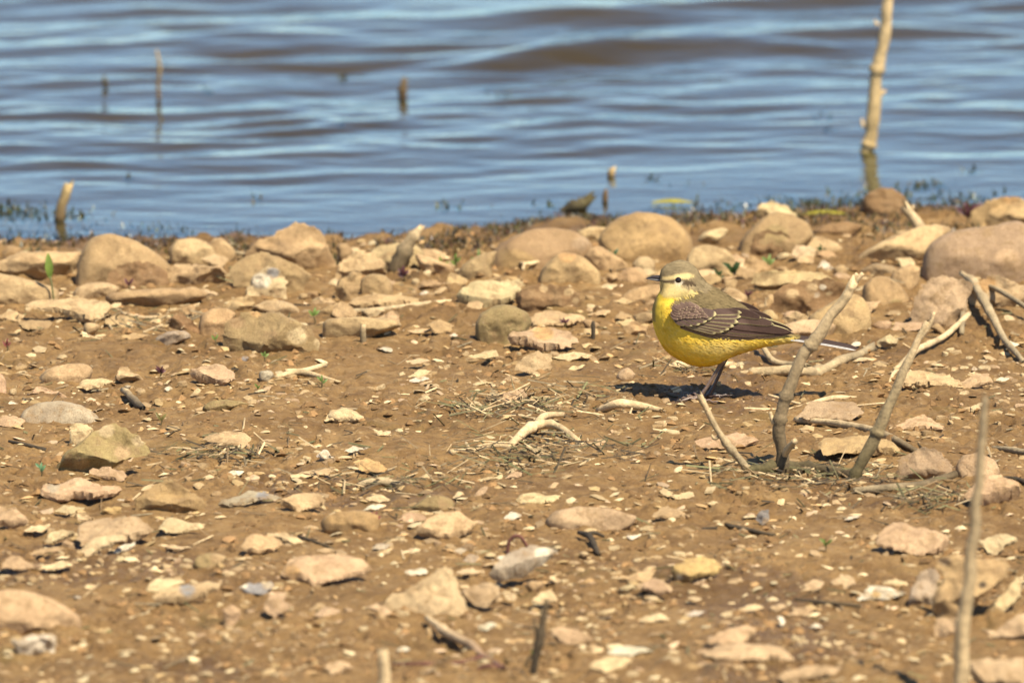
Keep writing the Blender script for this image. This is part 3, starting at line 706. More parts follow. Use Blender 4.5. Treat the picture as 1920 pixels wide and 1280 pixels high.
S('F', '1615,650 1680,580 1790,540 1870,570 1910,622 1780,660 1640,675', 'f', 'pink', 'peach coloured stone behind the tall blurred stem', thick=.3); S('F', '1175,870 1220,790 1290,770 1350,800 1450,800 1545,850 1500,910 1380,928 1270,908', 'f', 'pink', 'peach slab with a notched top and shadowed corner', thick=.25)
S('F', '155,1005 240,940 310,920 380,955 418,988 340,1025 240,1045 180,1035', 'f', 'yellow', 'amber yellow stone with one dark shadowed end', thick=.25, spots=((200, 1015, 20, 'white'),)); S('F', '65,728 90,670 140,665 255,722 150,730', 'f', 'pale', 'pale flake with a rolled white lip')
S('F', '85,570 120,562 190,600 260,575 268,612 200,625 130,602', 'f', 'cream', 'boat shaped cream flake'); S('F', '0,1070 60,1025 110,1040 165,1092 80,1105', 'f', 'pink'); S('F', '815,1055 870,1030 918,1040 905,1085 850,1090', 'f', 'pink'); S('F', '950,1050 1000,1005 1050,1010 1085,1052 1020,1085', 'f', 'pink', 'rounded pink chip standing on edge in the mud')
S('F', '1075,1145 1140,1070 1190,1060 1250,1085 1335,1097 1230,1135 1150,1130', 'f', 'white', 'whitish winged flake with a lemon tinted face', spots=((1180, 1105, 25, 'yellow'),)); S('F', '1205,1055 1280,1040 1352,1067 1290,1080', 'f', 'cream')
S('J', '1000,790 1040,680 1100,580 1170,550 1215,600 1195,700 1150,810 1050,810', 'a', 'grey', 'greyish side lump of the big gnarled rock'); S('J', '1170,790 1220,650 1260,600 1200,560 1210,500 1300,470 1400,490 1560,480 1650,530 1645,620 1560,690 1470,730 1400,780 1340,880 1200,890', 'a', 'tan', 'big gnarled tan rock full of holes behind the blurred stem', name='rock', deep=.7, spots=((1215, 590, 28, 'dark'), (1490, 660, 30, 'dark'), (1250, 510, 35, 'mauve'), (1500, 490, 20, 'brown')))  # dark spots paint the shade of holes the mesh lacks
S('J', '1175,970 1200,870 1345,870 1335,970', 'a', 'pink', 'pinkish foot block beneath the gnarled rock'); S('J', '1525,815 1600,740 1680,660 1700,600 1745,660 1725,745 1620,838', 'f', 'cream', 'curved cream rib of stone right of the gnarled rock', thick=.35)
S('J', '1515,1000 1600,940 1700,880 1800,830 1800,1000 1640,1010', 'f', 'pink', 'pink slab leaning at the edge below the gnarled rock'); S('J', '1400,1150 1500,1130 1640,1150 1760,1120 1760,1290 1500,1290 1420,1230', 'f', 'pink', 'blurred pink slab in the lowest corner by the stem foot', thick=.25)
S('F', '1690,825 1800,795 1893,812 1815,855 1780,905 1730,875', 'f', 'cream', 'shell like cream flake with a hollow underside')
S('I', '190,1108 250,1060 380,1065 492,1107 380,1122 250,1118', 'f', 'white', 'long whitish flake lying parallel above another'); S('I', '80,1180 180,1130 290,1125 362,1152 290,1195 190,1228 130,1205', 'f', 'cream', 'cream slanted flake just below the long whitish one')
S('I', '815,1035 900,980 1010,940 1090,930 1145,962 1095,1003 1045,1050 900,1055', 'f', 'pink', 'greyish pink flake behind the wide pink slab'); S('I', '785,1105 880,1070 1000,1070 1120,1035 1220,1035 1320,1090 1385,1138 1230,1150 1080,1168 900,1158 820,1138', 'f', 'pink', 'wide pink slab with a thin pointed end', thick=.2)
S('I', '1265,1245 1350,1205 1500,1190 1675,1185 1650,1235 1500,1265 1300,1280', 'f', 'pink', 'long pink strip of stone at the very bottom edge', thick=.2); S('H', '1650,965 1720,930 1820,940 1925,1010 1850,1045 1740,1035', 'f', 'pink', 'pink flake beside the dark upright twig', thick=.25)
S('I', '390,885 450,840 550,840 602,882 520,895', 'f', 'cream'); S('I', '680,875 760,835 832,842 780,875', 'f', 'white'); S('I', '1015,815 1100,785 1198,797 1100,835 1050,830', 'f', 'cream'); S('I', '905,858 980,830 992,862 930,875', 'f', 'cream'); S('I', '135,835 190,805 252,817 200,850', 'f', 'cream')
S('I', '1470,915 1520,895 1562,912 1510,925', 'f', 'white'); S('I', '1270,848 1310,845 1325,880 1300,915 1285,880', 'f', 'white'); S('I', '1340,845 1400,795 1512,807 1460,855', 'f', 'pink'); S('I', '1215,805 1290,770 1332,787 1270,825', 'f', 'pink'); S('I', '1130,240 1150,195 1215,180 1218,240 1180,255', 'a', 'blue', 'small blue grey chip alone on bare mud')
S('I', '1690,245 1730,220 1805,213 1770,235', 'f', 'white'); S('I', '825,140 860,125 908,140 870,155', 'f', 'cream'); S('I', '700,745 740,722 802,742 760,758', 'f', 'cream'); S('I', '950,660 1000,630 1068,655 1010,668', 'f', 'pink'); S('I', '1090,665 1130,645 1158,660 1120,680', 'f', 'orange'); S('I', '400,325 450,300 490,300 450,328', 'f', 'cream'); S('I', '710,1195 735,1178 758,1192 735,1210', 'r', 'pink')
# --- foreground, left
S('G', '-120,720 0,690 80,685 200,705 320,745 420,800 500,850 528,890 510,920 420,930 330,900 240,900 150,930 60,965 -120,970', 'r', 'pale', 'huge half buried pale boulder beside a squared white block', deep=.5, name='boulder'); S('G', '72,1005 200,980 332,965 352,1000 347,1075 270,1105 210,1120 110,1095', 'a', 'white', 'squared whitish block in front of the half buried boulder', deep=.5, fac=2)
S('G', '915,705 950,640 1040,612 1130,620 1165,642 1080,685 1020,730', 'f', 'cream', 'apricot rimmed flake touching a blue stained slab', thick=.25); S('G', '955,762 1080,710 1180,690 1260,690 1300,650 1392,660 1392,692 1280,745 1200,768 1090,800 1010,788', 'f', 'pale', 'pale slab with a blue grey stained back', spots=((1180, 690, 60, 'blue'),), thick=.2)
S('G', '1510,675 1580,645 1722,635 1722,672 1670,724 1580,715', 'f', 'blue', 'dark blue grey flake with a pale rim', spots=((1690, 660, 35, 'grey'), (1540, 665, 25, 'white'))); S('G', '1660,795 1700,720 1780,705 1822,722 1780,770 1862,792 1780,845 1730,870 1680,835', 'f', 'pink', 'bent pink flake like a hook'); S('G', '1400,815 1450,780 1522,812 1502,875 1440,905 1410,865', 'a', 'pink', 'pink mud smeared lump next to the hooked flake')
S('G', '590,745 630,725 652,747 610,768', 'r', 'orange', 'orange pebble by the half buried boulder'); S('G', '455,740 490,722 525,745 495,757', 'r', 'grey'); S('G', '525,680 560,655 610,662 570,690', 'f', 'cream'); S('G', '730,695 780,678 835,688 780,705', 'f', 'cream')
S('H', '608,770 650,720 740,700 880,610 1000,535 1040,570 1080,680 1145,815 1060,840 960,855 800,845 700,808', 'a', 'cream', 'triangular upright tan stone with a sharp apex', name='rock', deep=.3, fac=2, rough=.25, spots=((920, 660, 14, 'cream'),)); S('H', '1085,695 1160,655 1270,645 1338,670 1335,722 1260,800 1190,785 1130,745', 'f', 'pink', 'shell pink chip leaning on the triangular stone', thick=.3)
S('H', '1195,930 1260,895 1328,905 1270,940 1210,950', 'f', 'white'); S('H', '230,1165 350,1135 422,1182 350,1200 270,1230', 'f', 'pink', 'pale pink chip lying low near the bottom edge'); S('H', '165,855 230,805 342,827 280,857 200,870', 'f', 'pink'); S('H', '500,820 560,805 662,852 620,885 560,858', 'f', 'pink')
S('H', '680,1065 740,1040 777,1057 720,1075', 'f', 'white'); S('H', '1360,715 1440,705 1432,752 1390,756', 'f', 'cream'); S('H', '1525,768 1600,700 1672,692 1702,765 1600,785', 'f', 'cream'); S('H', '475,1120 500,1100 525,1118 500,1135', 'r', 'pale'); S('H', '-20,800 20,780 42,800 10,818', 'f', 'cream')
# --- small chips between them, up to three hundred stones in all
rsf = np.random.RandomState(77)
tries = 0
while NSTONE[0] < 345 and tries < 15000:
    tries += 1
    shoreband = rsf.rand() < 0.85 or NSTONE[0] > 290
    if shoreband:
        fx, fy = rsf.uniform(5, 1915), 470 + 150 * rsf.rand() ** 1.5
        fw = rsf.uniform(22, 70); fh = fw * rsf.uniform(0.4, 0.62)
    else:
        fx, fy = rsf.uniform(5, 1915), 600 + 675 * rsf.rand()
        fw = rsf.uniform(13, 26) * (1 + (fy - 640) / 2200); fh = fw * rsf.uniform(0.3, 0.55)
    mg = -0.12 if shoreband else 1.0
    if any(a - fw * mg < fx < c + fw * mg and b - fh * mg < fy < d + fh * 1.4 * mg for a, b, c, d in PLACED): continue
    if 1150 < fx < 1480 and 640 < fy < 790: continue
    k = rsf.randint(6, 9); an = np.sort(rsf.uniform(0, 6.28, k)); rr = rsf.uniform(0.75, 1.0, k)
    P = np.stack([fx + np.cos(an) * rr * fw / 2, fy + np.sin(an) * rr * fh / 2], 1)
    S('X', P, ('f', 'f', 'a', 'r')[rsf.randint(4)], ('cream', 'pale', 'pale', 'pink', 'tan', 'tan')[rsf.randint(6)])
# ------------------------------------------------------------------ the bird
# side view drawn in units of a quarter photo pixel (k): x grows to the tail, y grows downwards; lateral w grows towards the camera
KM = pxm(9.0) / 4.0
FOOT = ground(1312, 749)
FOOT[2] = float(H(FOOT[0], FOOT[1]))
ZK = [KM / math.cos(PITCH), 0.0]
def kb(x, y, w):
    x, y, w = np.asarray(x, float), np.asarray(y, float), np.asarray(w, float)
    X = FOOT[0] + (x - 530) * KM
    Z = FOOT[2] + (1146 - y) * ZK[0] + ZK[1]
    Y = FOOT[1] + 0.010 - w * KM
    return np.stack(np.broadcast_arrays(X, Y, Z), -1)

for _ in range(4):                                     # stand the bird at its drawn height
    for yy in (250.0, 780.0):
        e = (project(kb(np.array([400.]), np.array([yy]), np.array([0.])))[1][0] - (460 + yy / 4)) * 4
        if yy > 500: ZK[1] += e * KM
        else: ZK[0] += e * KM / (1146 - yy)
bird = thing('bird', tuple(FOOT), 'yellow bellied small bird with dark barred wing walking on the mud', 'bird')
#        top x,y      bottom x,y   half width upper, lower
SEC = [(228, 236, 230, 266, 10, 10), (232, 212, 230, 288, 36, 32), (246, 178, 231, 320, 58, 52), (290, 140, 232, 352, 78, 72), (365, 113, 212, 384, 92, 100),
       (438, 122, 186, 428, 102, 136), (500, 168, 172, 495, 112, 168), (544, 238, 178, 575, 124, 188), (592, 292, 205, 672, 146, 198), (668, 330, 275, 785, 172, 202),
       (768, 392, 390, 862, 186, 200), (858, 450, 515, 902, 180, 190), (940, 515, 640, 896, 158, 168), (1010, 575, 745, 842, 128, 132), (1090, 618, 862, 800, 100, 98),
       (1160, 648, 1000, 762, 74, 66), (1230, 668, 1130, 738, 48, 42), (1300, 684, 1275, 720, 22, 20)]
SECI = cr(np.array(SEC, float), 150)
NA = 96
ph = np.linspace(0, 2 * math.pi, NA, endpoint=False)
tt = (1 - np.cos(ph)) / 2                                  # 0 top .. 1 bottom
bx = SECI[:, 0:1] + (SECI[:, 2:3] - SECI[:, 0:1]) * tt
by = SECI[:, 1:2] + (SECI[:, 3:4] - SECI[:, 1:2]) * tt
ss = sstep(0, 1, tt)
bw = (SECI[:, 4:5] * (1 - ss) + SECI[:, 5:6] * ss) * np.sign(np.sin(ph)) * np.abs(np.sin(ph)) ** 0.86
# cheek/neck crease
bw = bw * (1 - 0.10 * np.exp(-((bx - 400) ** 2 / 150 ** 2 + (by - (372 - 0.12 * (bx - 400))) ** 2 / 26 ** 2)))
kx, ky, kw = bx.ravel(), by.ravel(), bw.ravel()

def inpoly(x, y, P):
    P = np.asarray(P, float); c = np.zeros(x.shape, bool); d = np.full(x.shape, 1e9)
    for (x0, y0), (x1, y1) in zip(P, np.roll(P, -1, 0)):
        with np.errstate(divide='ignore', invalid='ignore'):
            hit = ((y0 > y) != (y1 > y)) & (x < (x1 - x0) * (y - y0) / (y1 - y0 + 1e-12) + x0)
        c ^= hit
        L2 = (x1 - x0) ** 2 + (y1 - y0) ** 2 + 1e-9
        t = np.clip(((x - x0) * (x1 - x0) + (y - y0) * (y1 - y0)) / L2, 0, 1)
        d = np.minimum(d, np.hypot(x - x0 - t * (x1 - x0), y - y0 - t * (y1 - y0)))
    return np.where(c, d, -d)
PY = lambda s: [[float(q) for q in p.split(',')] for p in s.split()]
MANTLE = PY('560,280 470,340 345,378 308,420 318,500 400,590 640,640 920,668 1290,690 1330,600 700,180 600,180')
CROWN = PY('200,232 235,170 300,80 450,70 570,190 600,310 520,330 478,300 505,240 510,205 440,192 350,204 250,230')
HEADB = PY('205,250 240,150 300,80 450,70 570,190 610,320 540,345 480,310 380,300 220,290')
BROW = PY('236,250 246,228 350,203 430,194 492,206 478,226 430,236 350,234 300,242')
LORE = PY('240,262 300,244 345,236 398,240 465,246 496,272 430,284 372,268 300,267')
CHEEK = PY('222,264 262,264 372,268 430,284 500,286 552,306 470,345 380,368 260,370 215,340')
EAR = PY('385,262 440,262 505,270 545,300 500,318 430,300 390,290')
GREYB = PY('120,380 215,385 205,430 196,470 200,560 170,560')
def plumage(x, y, w, P):
    j = 9 * n3(P * 260, 2) + 5 * n3(P * 700, 4)
    j = j * (1 - 0.7 * sstep(600, 430, x + 0.8 * (y - 250)))
    def k(poly, soft): return sstep(-soft, soft, inpoly(x, y, poly) + j)[:, None]
    yel = np.array([0.94, 0.68, 0.08])
    c = np.tile(yel, (len(x), 1))
    t = sstep(640, 900, y + 0.16 * (x - 500))[:, None]; c = c * (1 - t) + np.array([0.94, 0.65, 0.05]) * t
    t = (0.85 * np.exp(-(((x - 680) / 230) ** 2 + ((y - 740) / 70) ** 2)))[:, None]; c = c * (1 - t) + np.array([0.78, 0.60, 0.20]) * t
    t = (0.65 * sstep(960, 1120, x))[:, None]; c = c * (1 - t) + np.array([0.80, 0.64, 0.22]) * t
    t = (0.22 * np.exp(-(((x - 300) / 60) ** 2 + ((y - 580) / 90) ** 2)))[:, None]; c = c * (1 - t) + np.array([0.52, 0.36, 0.06]) * t
    t = (0.28 * np.exp(-(((x - 215) / 60) ** 2 + ((y - 560) / 150) ** 2)))[:, None]; c = c * (1 - t) + np.array([0.48, 0.34, 0.07]) * t
    t = 0.7 * k(GREYB, 10); c = c * (1 - t) + np.array([0.15, 0.12, 0.09]) * t
    t = k(MANTLE, 9); mc = np.array([0.225, 0.165, 0.070]) * (1 + 0.22 * n3(np.stack([x / 40, y / 14, w / 60], 1), 6))[:, None]
    mc = mc * (1 - 0.35 * sstep(500, 330, y - 0.1 * x)[:, None]) + np.array([0.185, 0.145, 0.088]) * 0.35 * sstep(500, 330, y - 0.1 * x)[:, None]
    c = c * (1 - t) + mc * t
    t = k(HEADB, 8); c = c * (1 - t) + np.array([0.25, 0.19, 0.105]) * t
    t = k(CHEEK, 8); cc = np.array([0.74, 0.575, 0.235]); q = np.exp(-(((x - 400) / 90) ** 2 + ((y - 292) / 24) ** 2))[:, None]
    c = c * (1 - t) + (cc * (1 - 0.6 * q) + np.array([0.60, 0.49, 0.31]) * 0.6 * q) * t
    t = 0.75 * k(EAR, 12); c = c * (1 - t) + np.array([0.30, 0.225, 0.13]) * t
    t = k(CROWN, 10); c = c * (1 - t) + np.array([0.245, 0.190, 0.105]) * (1 + 0.25 * n3(np.stack([x / 30, y / 10, w / 30], 1), 8))[:, None] * t
    t = k(BROW, 8) * (1 - 0.6 * sstep(440, 500, x))[:, None]; c = c * (1 - t) + np.array([0.74, 0.58, 0.27]) * t
    t = 0.92 * k(LORE, 5); c = c * (1 - t) + np.array([0.10, 0.068, 0.040]) * t
    d = np.hypot(x - 372, (y - 252) * 1.1); t = (sstep(36, 30, d) * sstep(246, 258, y) * 0.6)[:, None]; c = c * (1 - t) + np.array([0.74, 0.66, 0.48]) * t
    return c
BV = kb(kx, ky, kw)
BV = BV + np.stack([n3(BV * 330, 1), n3(BV * 330, 2), n3(BV * 330, 3)], 1) * 0.00022
NS = len(SECI)
i = (np.arange(NS - 1)[:, None] * NA + np.arange(NA)[None, :]).ravel()
j = (np.arange(NS - 1)[:, None] * NA + (np.arange(NA) + 1)[None, :] % NA).ravel()
BF = np.stack([i, j, j + NA, i + NA], 1).tolist() + [list(range(NA)), list(range(NS * NA - 1, (NS - 1) * NA - 1, -1))]
body = part('body', BV, BF, M_DOWN, bird, bird, plumage(kx, ky, kw, BV))
# lateral position of the body's side, in k units
KV = np.stack([kx, ky, kw], 1)
bvh = BVHTree.FromPolygons([tuple(v) for v in KV], [tuple(f) for f in BF])
def side(x, y):
    h = bvh.ray_cast(Vector((x, y, 800)), Vector((0, 0, -1)))
    return h[0].z if h[0] is not None else 0.0
WMINX, WMINV = [300, 500, 800, 950, 1100, 1230, 1320], [60, 120, 128, 112, 78, 46, 26]
def wing_w(x, y):
    return max(side(x, y), float(np.interp(x, WMINX, WMINV)))

# --- feathers: thin vaned blades with a pale margin
def blade(root, tip, wid, bow, base, edge, e_lo=0.25, e_hi=0.0, tipk=0.0, lift=6, sgn=1, flatw=None, nl=16, nc=9, sharp=0.55):
    r, t = np.array(root, float), np.array(tip, float)
    ax = t - r; L = np.linalg.norm(ax); ax /= L; pr = np.array([-ax[1], ax[0]])
    if pr[1] < 0: pr = -pr                                # pr points down the bird
    V, C = [], []
    for a in range(nl + 1):
        s = a / nl
        c = r + ax * L * s + pr * bow * math.sin(math.pi * s)
        hw = wid * (0.55 + 0.45 * min(1, s * 3)) * (max(0.0, 1 - max(0, (s - sharp) / (1 - sharp)) ** 2.4)) ** 0.6 + 0.6
        for b in range(nc):
            q = -1 + 2 * b / (nc - 1)
            p = c + pr * q * hw
            w = flatw(s, q) if flatw else wing_w(p[0], p[1]) + lift + 1.2 * (1 - q * q) + 1.0 * s
            V.append((p[0], p[1], w * sgn))
            m = max(sstep(1 - e_lo, 1 - e_lo * 0.4, q) if e_lo else 0, sstep(1 - e_hi, 1 - e_hi * 0.4, -q) if e_hi else 0, sstep(1 - tipk, 1 - tipk * 0.3, s) if tipk else 0)
            g = 1 + 0.25 * math.sin(s * 40 + q * 9) * 0.3 + 0.15 * q
            C.append(np.array(base) * g * (1 - m) + np.array(edge) * m)
    n0 = len(V)
    V = np.array(V); V2 = V.copy(); V2[:, 2] -= 3.0 * sgn   # real thickness
    F = []
    for a in range(nl):
        for b in range(nc - 1):
            o = a * nc + b
            F.append((o, o + nc, o + nc + 1, o + 1)); F.append((n0 + o, n0 + o + 1, n0 + o + nc + 1, n0 + o + nc))
    rim = [b for b in range(nc)] + [a * nc + nc - 1 for a in range(1, nl + 1)] + [nl * nc + b for b in range(nc - 2, -1, -1)] + [a * nc for a in range(nl - 1, 0, -1)]
    for p, q in zip(rim, rim[1:] + rim[:1]):
        F.append((p, q, n0 + q, n0 + p))
    V = np.vstack([V, V2]); C = np.array(C + C)
    return kb(V[:, 0], V[:, 1], V[:, 2]), F, C
DK, DK2, PALE, BUFF = (0.062, 0.036, 0.028), (0.085, 0.052, 0.040), (0.50, 0.43, 0.21), (0.42, 0.32, 0.20)
MAUVE = (0.165, 0.105, 0.078)
FE = []
for q, (rt, tp) in enumerate([((380, 575), (960, 671)), ((390, 572), (1060, 668)), ((400, 568), (1140, 664)), ((420, 562), (1195, 656)), ((440, 555), (1232, 648))]):
    FE.append((rt, tp, 26, 22, DK if q % 2 else DK2, BUFF, 0.22, 0, 0, 2 + 2.2 * q, .7))
FE.append(((500, 560), (1010, 645), 30, 14, DK2, BUFF, .2, .0, 0, 14, .7))
FE.append(((520, 548), (1120, 640), 34, 10, DK, PALE, .22, 0, 0, 17, .6))
FE.append(((640, 545), (1218, 641), 40, -6, DK, PALE, .0, .16, 0, 21, .5))
FE.append(((680, 512), (1085, 574), 38, -12, DK2, PALE, .24, 0, .05, 26, .45))
FE.append(((700, 468), (990, 524), 34, -14, DK, PALE, .28, 0, .06, 30, .45))
gc = [((420, 560), (650, 622)), ((450, 556), (705, 612)), ((480, 546), (748, 596)), ((505, 532), (785, 574)), ((530, 514), (818, 546)), ((550, 494), (838, 508)), ((570, 474), (842, 478))]
for q, (rt, tp) in enumerate(gc):
    FE.append((rt, tp, 25, -6, DK2, PALE, .34, .0, .12, 34 + 2.2 * q, .6))
for q, (rt, tp) in enumerate([((330, 500), (425, 556)), ((360, 498), (478, 560)), ((395, 490), (530, 552)), ((430, 480), (580, 532)), ((470, 466), (620, 508)), ((510, 452), (652, 484))]):
    FE.append((rt, tp, 30, 4, (0.10, 0.064, 0.052), PALE, .20, 0, .20, 50 + 2 * q, .5))
rl = np.random.RandomState(8)
LS = []
for row, yy in enumerate((505, 488, 470, 452, 436)):
    for a in range(9 - row):
        LS.append((345 + row * 6 + a * 29 + rl.uniform(-6, 6), yy - a * (2.0 + row * .7) + rl.uniform(-5, 5)))
for q, (a, b) in enumerate(LS):
    FE.append(((a - 40, b - 24 + rl.uniform(-4, 4)), (a + 16, b + 10), 15, 2, tuple(np.array(MAUVE) * rl.uniform(0.55, 1.15)), (0.25, 0.18, 0.115), .22, .1, .22, 62 + 0.5 * q, .4))
for sgn in (1, -1):
    wing = None
    for (rt, tp, wd, bow, bc, ec, el, eh, tk, lf, sh) in FE:
        V, F, C = blade(rt, tp, wd, bow, bc, ec, el, eh, tk, lf * 0.8, sgn, sharp=sh)
        if wing is None:                                   # the lowest flight feather carries the others
            wing = part('wing', V, F, M_FEATHER, bird, bird, C)
        else:
            part('feather', V, F, M_FEATHER, wing, bird, C)
# --- tail
tail = None
for q in range(10):
    u = (q - 4.5) / 4.5
    white = q in (0, 9)
    off = 12 * abs(u)
    f = lambda s, v, u=u: u * (24 + 22 * s) + v * 9
    if white:
        V, F, C = blade((1030, 682), (1700, 777), 6.0, -10, (0.40, 0.38, 0.35), (0.50, 0.48, 0.44), .3, 0, 0, 0, 1, flatw=lambda s, v, u=u: u * (36 + 22 * s) + v * 3, sharp=.85)
    else:
        V, F, C = blade((1010, 648 + off), (1722 - 18 * abs(u), 773 - 4 * abs(u)), 11, -10, (0.050, 0.032, 0.027), (0.14, 0.105, 0.085), .25, 0, 0, 0, 1, flatw=f, sharp=.8)
    if tail is None: tail = part('tail', V, F, M_FEATHER, bird, bird, C)
    else: part('feather', V, F, M_FEATHER, tail, bird, C)
# --- beak
def cone(pts, wids, hts, col, name):
    V = []; F = []; n = 14
    for (x, y), w, h in zip(pts, wids, hts):
        for a in range(n):
            th = 2 * math.pi * a / n
            V.append((x, y - h * math.sin(th), w * math.cos(th)))
    m = len(pts)
    for a in range(m - 1):
        for b in range(n):
            F.append((a * n + b, a * n + (b + 1) % n, (a + 1) * n + (b + 1) % n, (a + 1) * n + b))
    F.append(tuple(range(n))); F.append(tuple((m - 1) * n + b for b in range(n)))
    V = np.array(V)
    return part(name, kb(V[:, 0], V[:, 1], V[:, 2]), F, M_HORN, bird, bird, np.tile(np.array(col), (len(V), 1)))
cone([(262, 244), (238, 243), (205, 240), (172, 241), (145, 245), (121, 250)], [26, 23, 18, 13, 8, 1.5], [17, 18, 16, 11, 6, 1.5], (0.035, 0.026, 0.026), 'upper_mandible')
cone([(262, 258), (238, 259), (205, 258), (172, 255), (145, 252), (126, 251)], [22, 20, 16, 11, 7, 1.5], [12, 14, 12, 8, 4.5, 1.2], (0.20, 0.19, 0.19), 'lower_mandible')
# --- eyes
for sgn in (1, -1):
    ew = side(367, 245)
    V = []; F = []
    for a in range(17):
        for b in range(24):
            th = math.pi * a / 16; f2 = 2 * math.pi * b / 24
            V.append((367 + 24 * math.sin(th) * math.cos(f2), 245 + 24 * math.sin(th) * math.sin(f2), sgn * (ew - 6 + 17 * math.cos(th))))
    for a in range(16):
        for b in range(24):
            F.append((a * 24 + b, a * 24 + (b + 1) % 24, (a + 1) * 24 + (b + 1) % 24, (a + 1) * 24 + b))
    V = np.array(V)
    part('eye', kb(V[:, 0], V[:, 1], V[:, 2]), F, M_EYE, bird, bird, np.tile((0.012, 0.006, 0.005), (len(V), 1)))
# --- legs: shank, three front toes, hind toe, claws
def leg(top, knee, ankle, w0, toes, col):
    w0a, w0b = w0
    a = kb(top[0], top[1], w0a); b = kb(knee[0], knee[1], (w0a + w0b) / 2); c = kb(ankle[0], ankle[1], w0b)
    c[2] = float(H(c[0], c[1])) + 0.0022
    P = cr(np.array([a, b, b * .5 + c * .5 + np.array([.0006, 0, 0]), c]), 14)
    V, F = tube(P, np.interp(np.linspace(0, 1, 14), [0, .3, .8, 1], [0.0022, 0.0015, 0.0013, 0.0019]), 10, .05, 4)
    lg = part('leg', V, F, M_HORN, bird, bird, np.tile(col, (len(V), 1)) * (1 + 0.25 * n3(V * 500, 3))[:, None])
    for (dx, dy, Lm) in toes:
        d = np.array([dx, dy, 0.0]); d /= np.linalg.norm(d)
        Q = []
        for s in np.linspace(0, 1, 7):
            p = c + d * Lm * s; p[2] = float(H(p[0], p[1])) + 0.0014 + 0.0012 * math.sin(s * 9) ** 2
            if s == 0: p = c
            Q.append(p)
        V, F = tube(np.array(Q), np.linspace(0.0013, 0.0007, 7), 8, .08, 5)
        t = part('toe', V, F, M_HORN, lg, bird, np.tile(col, (len(V), 1)))
        e = Q[-1]; K = np.array([e - d * .0008, e + d * .0022 + np.array([0, 0, .0007]), e + d * .0045 - np.array([0, 0, .0008])])
        V, F = tube(cr(K, 6), np.linspace(0.0007, 0.0001, 6), 6)
        part('claw', V, F, M_HORN, lg, bird, np.tile((0.03, 0.022, 0.02), (len(V), 1)))
leg((705, 850), (672, 905), (528, 1138), (70, 60), [(-1, -.45, .017), (-1, .1, .015), (-.6, .9, .014), (1, -.2, .016)], (0.17, 0.115, 0.085))
leg((735, 840), (705, 910), (592, 1100), (-60, -50), [(-1, -.35, .016), (-1, .25, .015), (.75, -.6, .013), (1, .1, .017)], (0.075, 0.048, 0.036))  # far leg: shade painted in, same horn in a darker colour
# --- soft contour plumage over the body: too many barbs to count
rb = np.random.RandomState(3)
Vs, Fs, Cs = [], [], []
def shaft(si, ai):
    return KV[(si % NS) * NA + ai % NA]
NB = 15000
s_idx = rb.randint(4, NS - 6, NB); a_idx = rb.randint(0, NA, NB)
K0 = KV[s_idx * NA + a_idx]; K1 = KV[(s_idx + 3) * NA + a_idx]; KA = KV[s_idx * NA + (a_idx + 2) % NA]; KB_ = KV[s_idx * NA + (a_idx - 2) % NA]
tn = K1 - K0; tn /= np.linalg.norm(tn, axis=1)[:, None] + 1e-9
sd = KA - KB_; sd /= np.linalg.norm(sd, axis=1)[:, None] + 1e-9
nm = np.cross(sd, tn); nm /= np.linalg.norm(nm, axis=1)[:, None] + 1e-9
RC = KV.reshape(NS, NA, 3).mean(1)[s_idx]
nm *= np.sign((nm * (K0 - RC)).sum(1))[:, None]
# feathers sweep to the tail and, on the breast, downwards
flow = tn + np.array([0.55, 0.10, 0]) * 1.0
flow -= nm * (flow * nm).sum(1)[:, None]
flow /= np.linalg.norm(flow, axis=1)[:, None] + 1e-9
sd = np.cross(nm, flow)
keep = ~((inpoly(K0[:, 0], K0[:, 1], PY('318,420 560,440 840,450 1000,520 1230,640 1225,668 900,680 640,650 420,605 325,540')) > -4))
keep &= np.hypot(K0[:, 0] - 367, K0[:, 1] - 245) > 40
keep &= K0[:, 0] > 236
K0, flow, sd, nm = K0[keep], flow[keep], sd[keep], nm[keep]
head = sstep(560, 380, K0[:, 0] + 0.9 * (K0[:, 1] - 240))
Lk = rb.uniform(26, 52, len(K0)) * (1 - 0.78 * head); Wk = rb.uniform(3.0, 6.5, len(K0)) * (1 - 0.5 * head)
lift = rb.uniform(0.03, 0.13, len(K0)) + 0.07 * rb.rand(len(K0)) ** 2 * sstep(560, 760, K0[:, 1])
pc = plumage(K0[:, 0], K0[:, 1], K0[:, 2], kb(K0[:, 0], K0[:, 1], K0[:, 2])) * rb.uniform(0.90, 1.08, len(K0))[:, None]
cl_ = (n3(K0 / np.array([30., 16., 30.]), 5) + rb.normal(0, .35, len(K0)))[:, None]
isy = (pc[:, 0:1] > 0.5) & (pc[:, 2:3] < 0.25)
pc = np.where(isy & (cl_ > .4), pc * 0.75 + np.array([0.86, 0.70, 0.26]) * 0.25, pc)
pc = np.where(isy & (cl_ < -.6), pc * np.array([.95, .88, .7]), pc)
yaw = rb.normal(0, .24, len(K0))[:, None]
fl = flow + sd * yaw
r0 = K0 - nm * 1.0
mid = K0 + fl * (Lk * .55)[:, None] + nm * (Lk * .55 * lift + 1.5)[:, None]
tip = K0 + fl * Lk[:, None] + nm * (Lk * lift * .75 + 0.6)[:, None]
Q = np.stack([r0 - sd * (Wk * .5)[:, None], r0 + sd * (Wk * .5)[:, None], mid + sd * Wk[:, None], mid - sd * Wk[:, None], tip], 1).reshape(-1, 3)
m = len(K0); o5 = np.arange(m) * 5
Fq = [[a, a + 1, a + 2, a + 3] for a in o5.tolist()] + [[a + 3, a + 2, a + 4] for a in o5.tolist()]
pl = part('plumage', kb(Q[:, 0], Q[:, 1], Q[:, 2]), Fq, M_DOWN, body, bird, np.repeat(pc, 5, 0))
pl['kind'] = 'stuff'
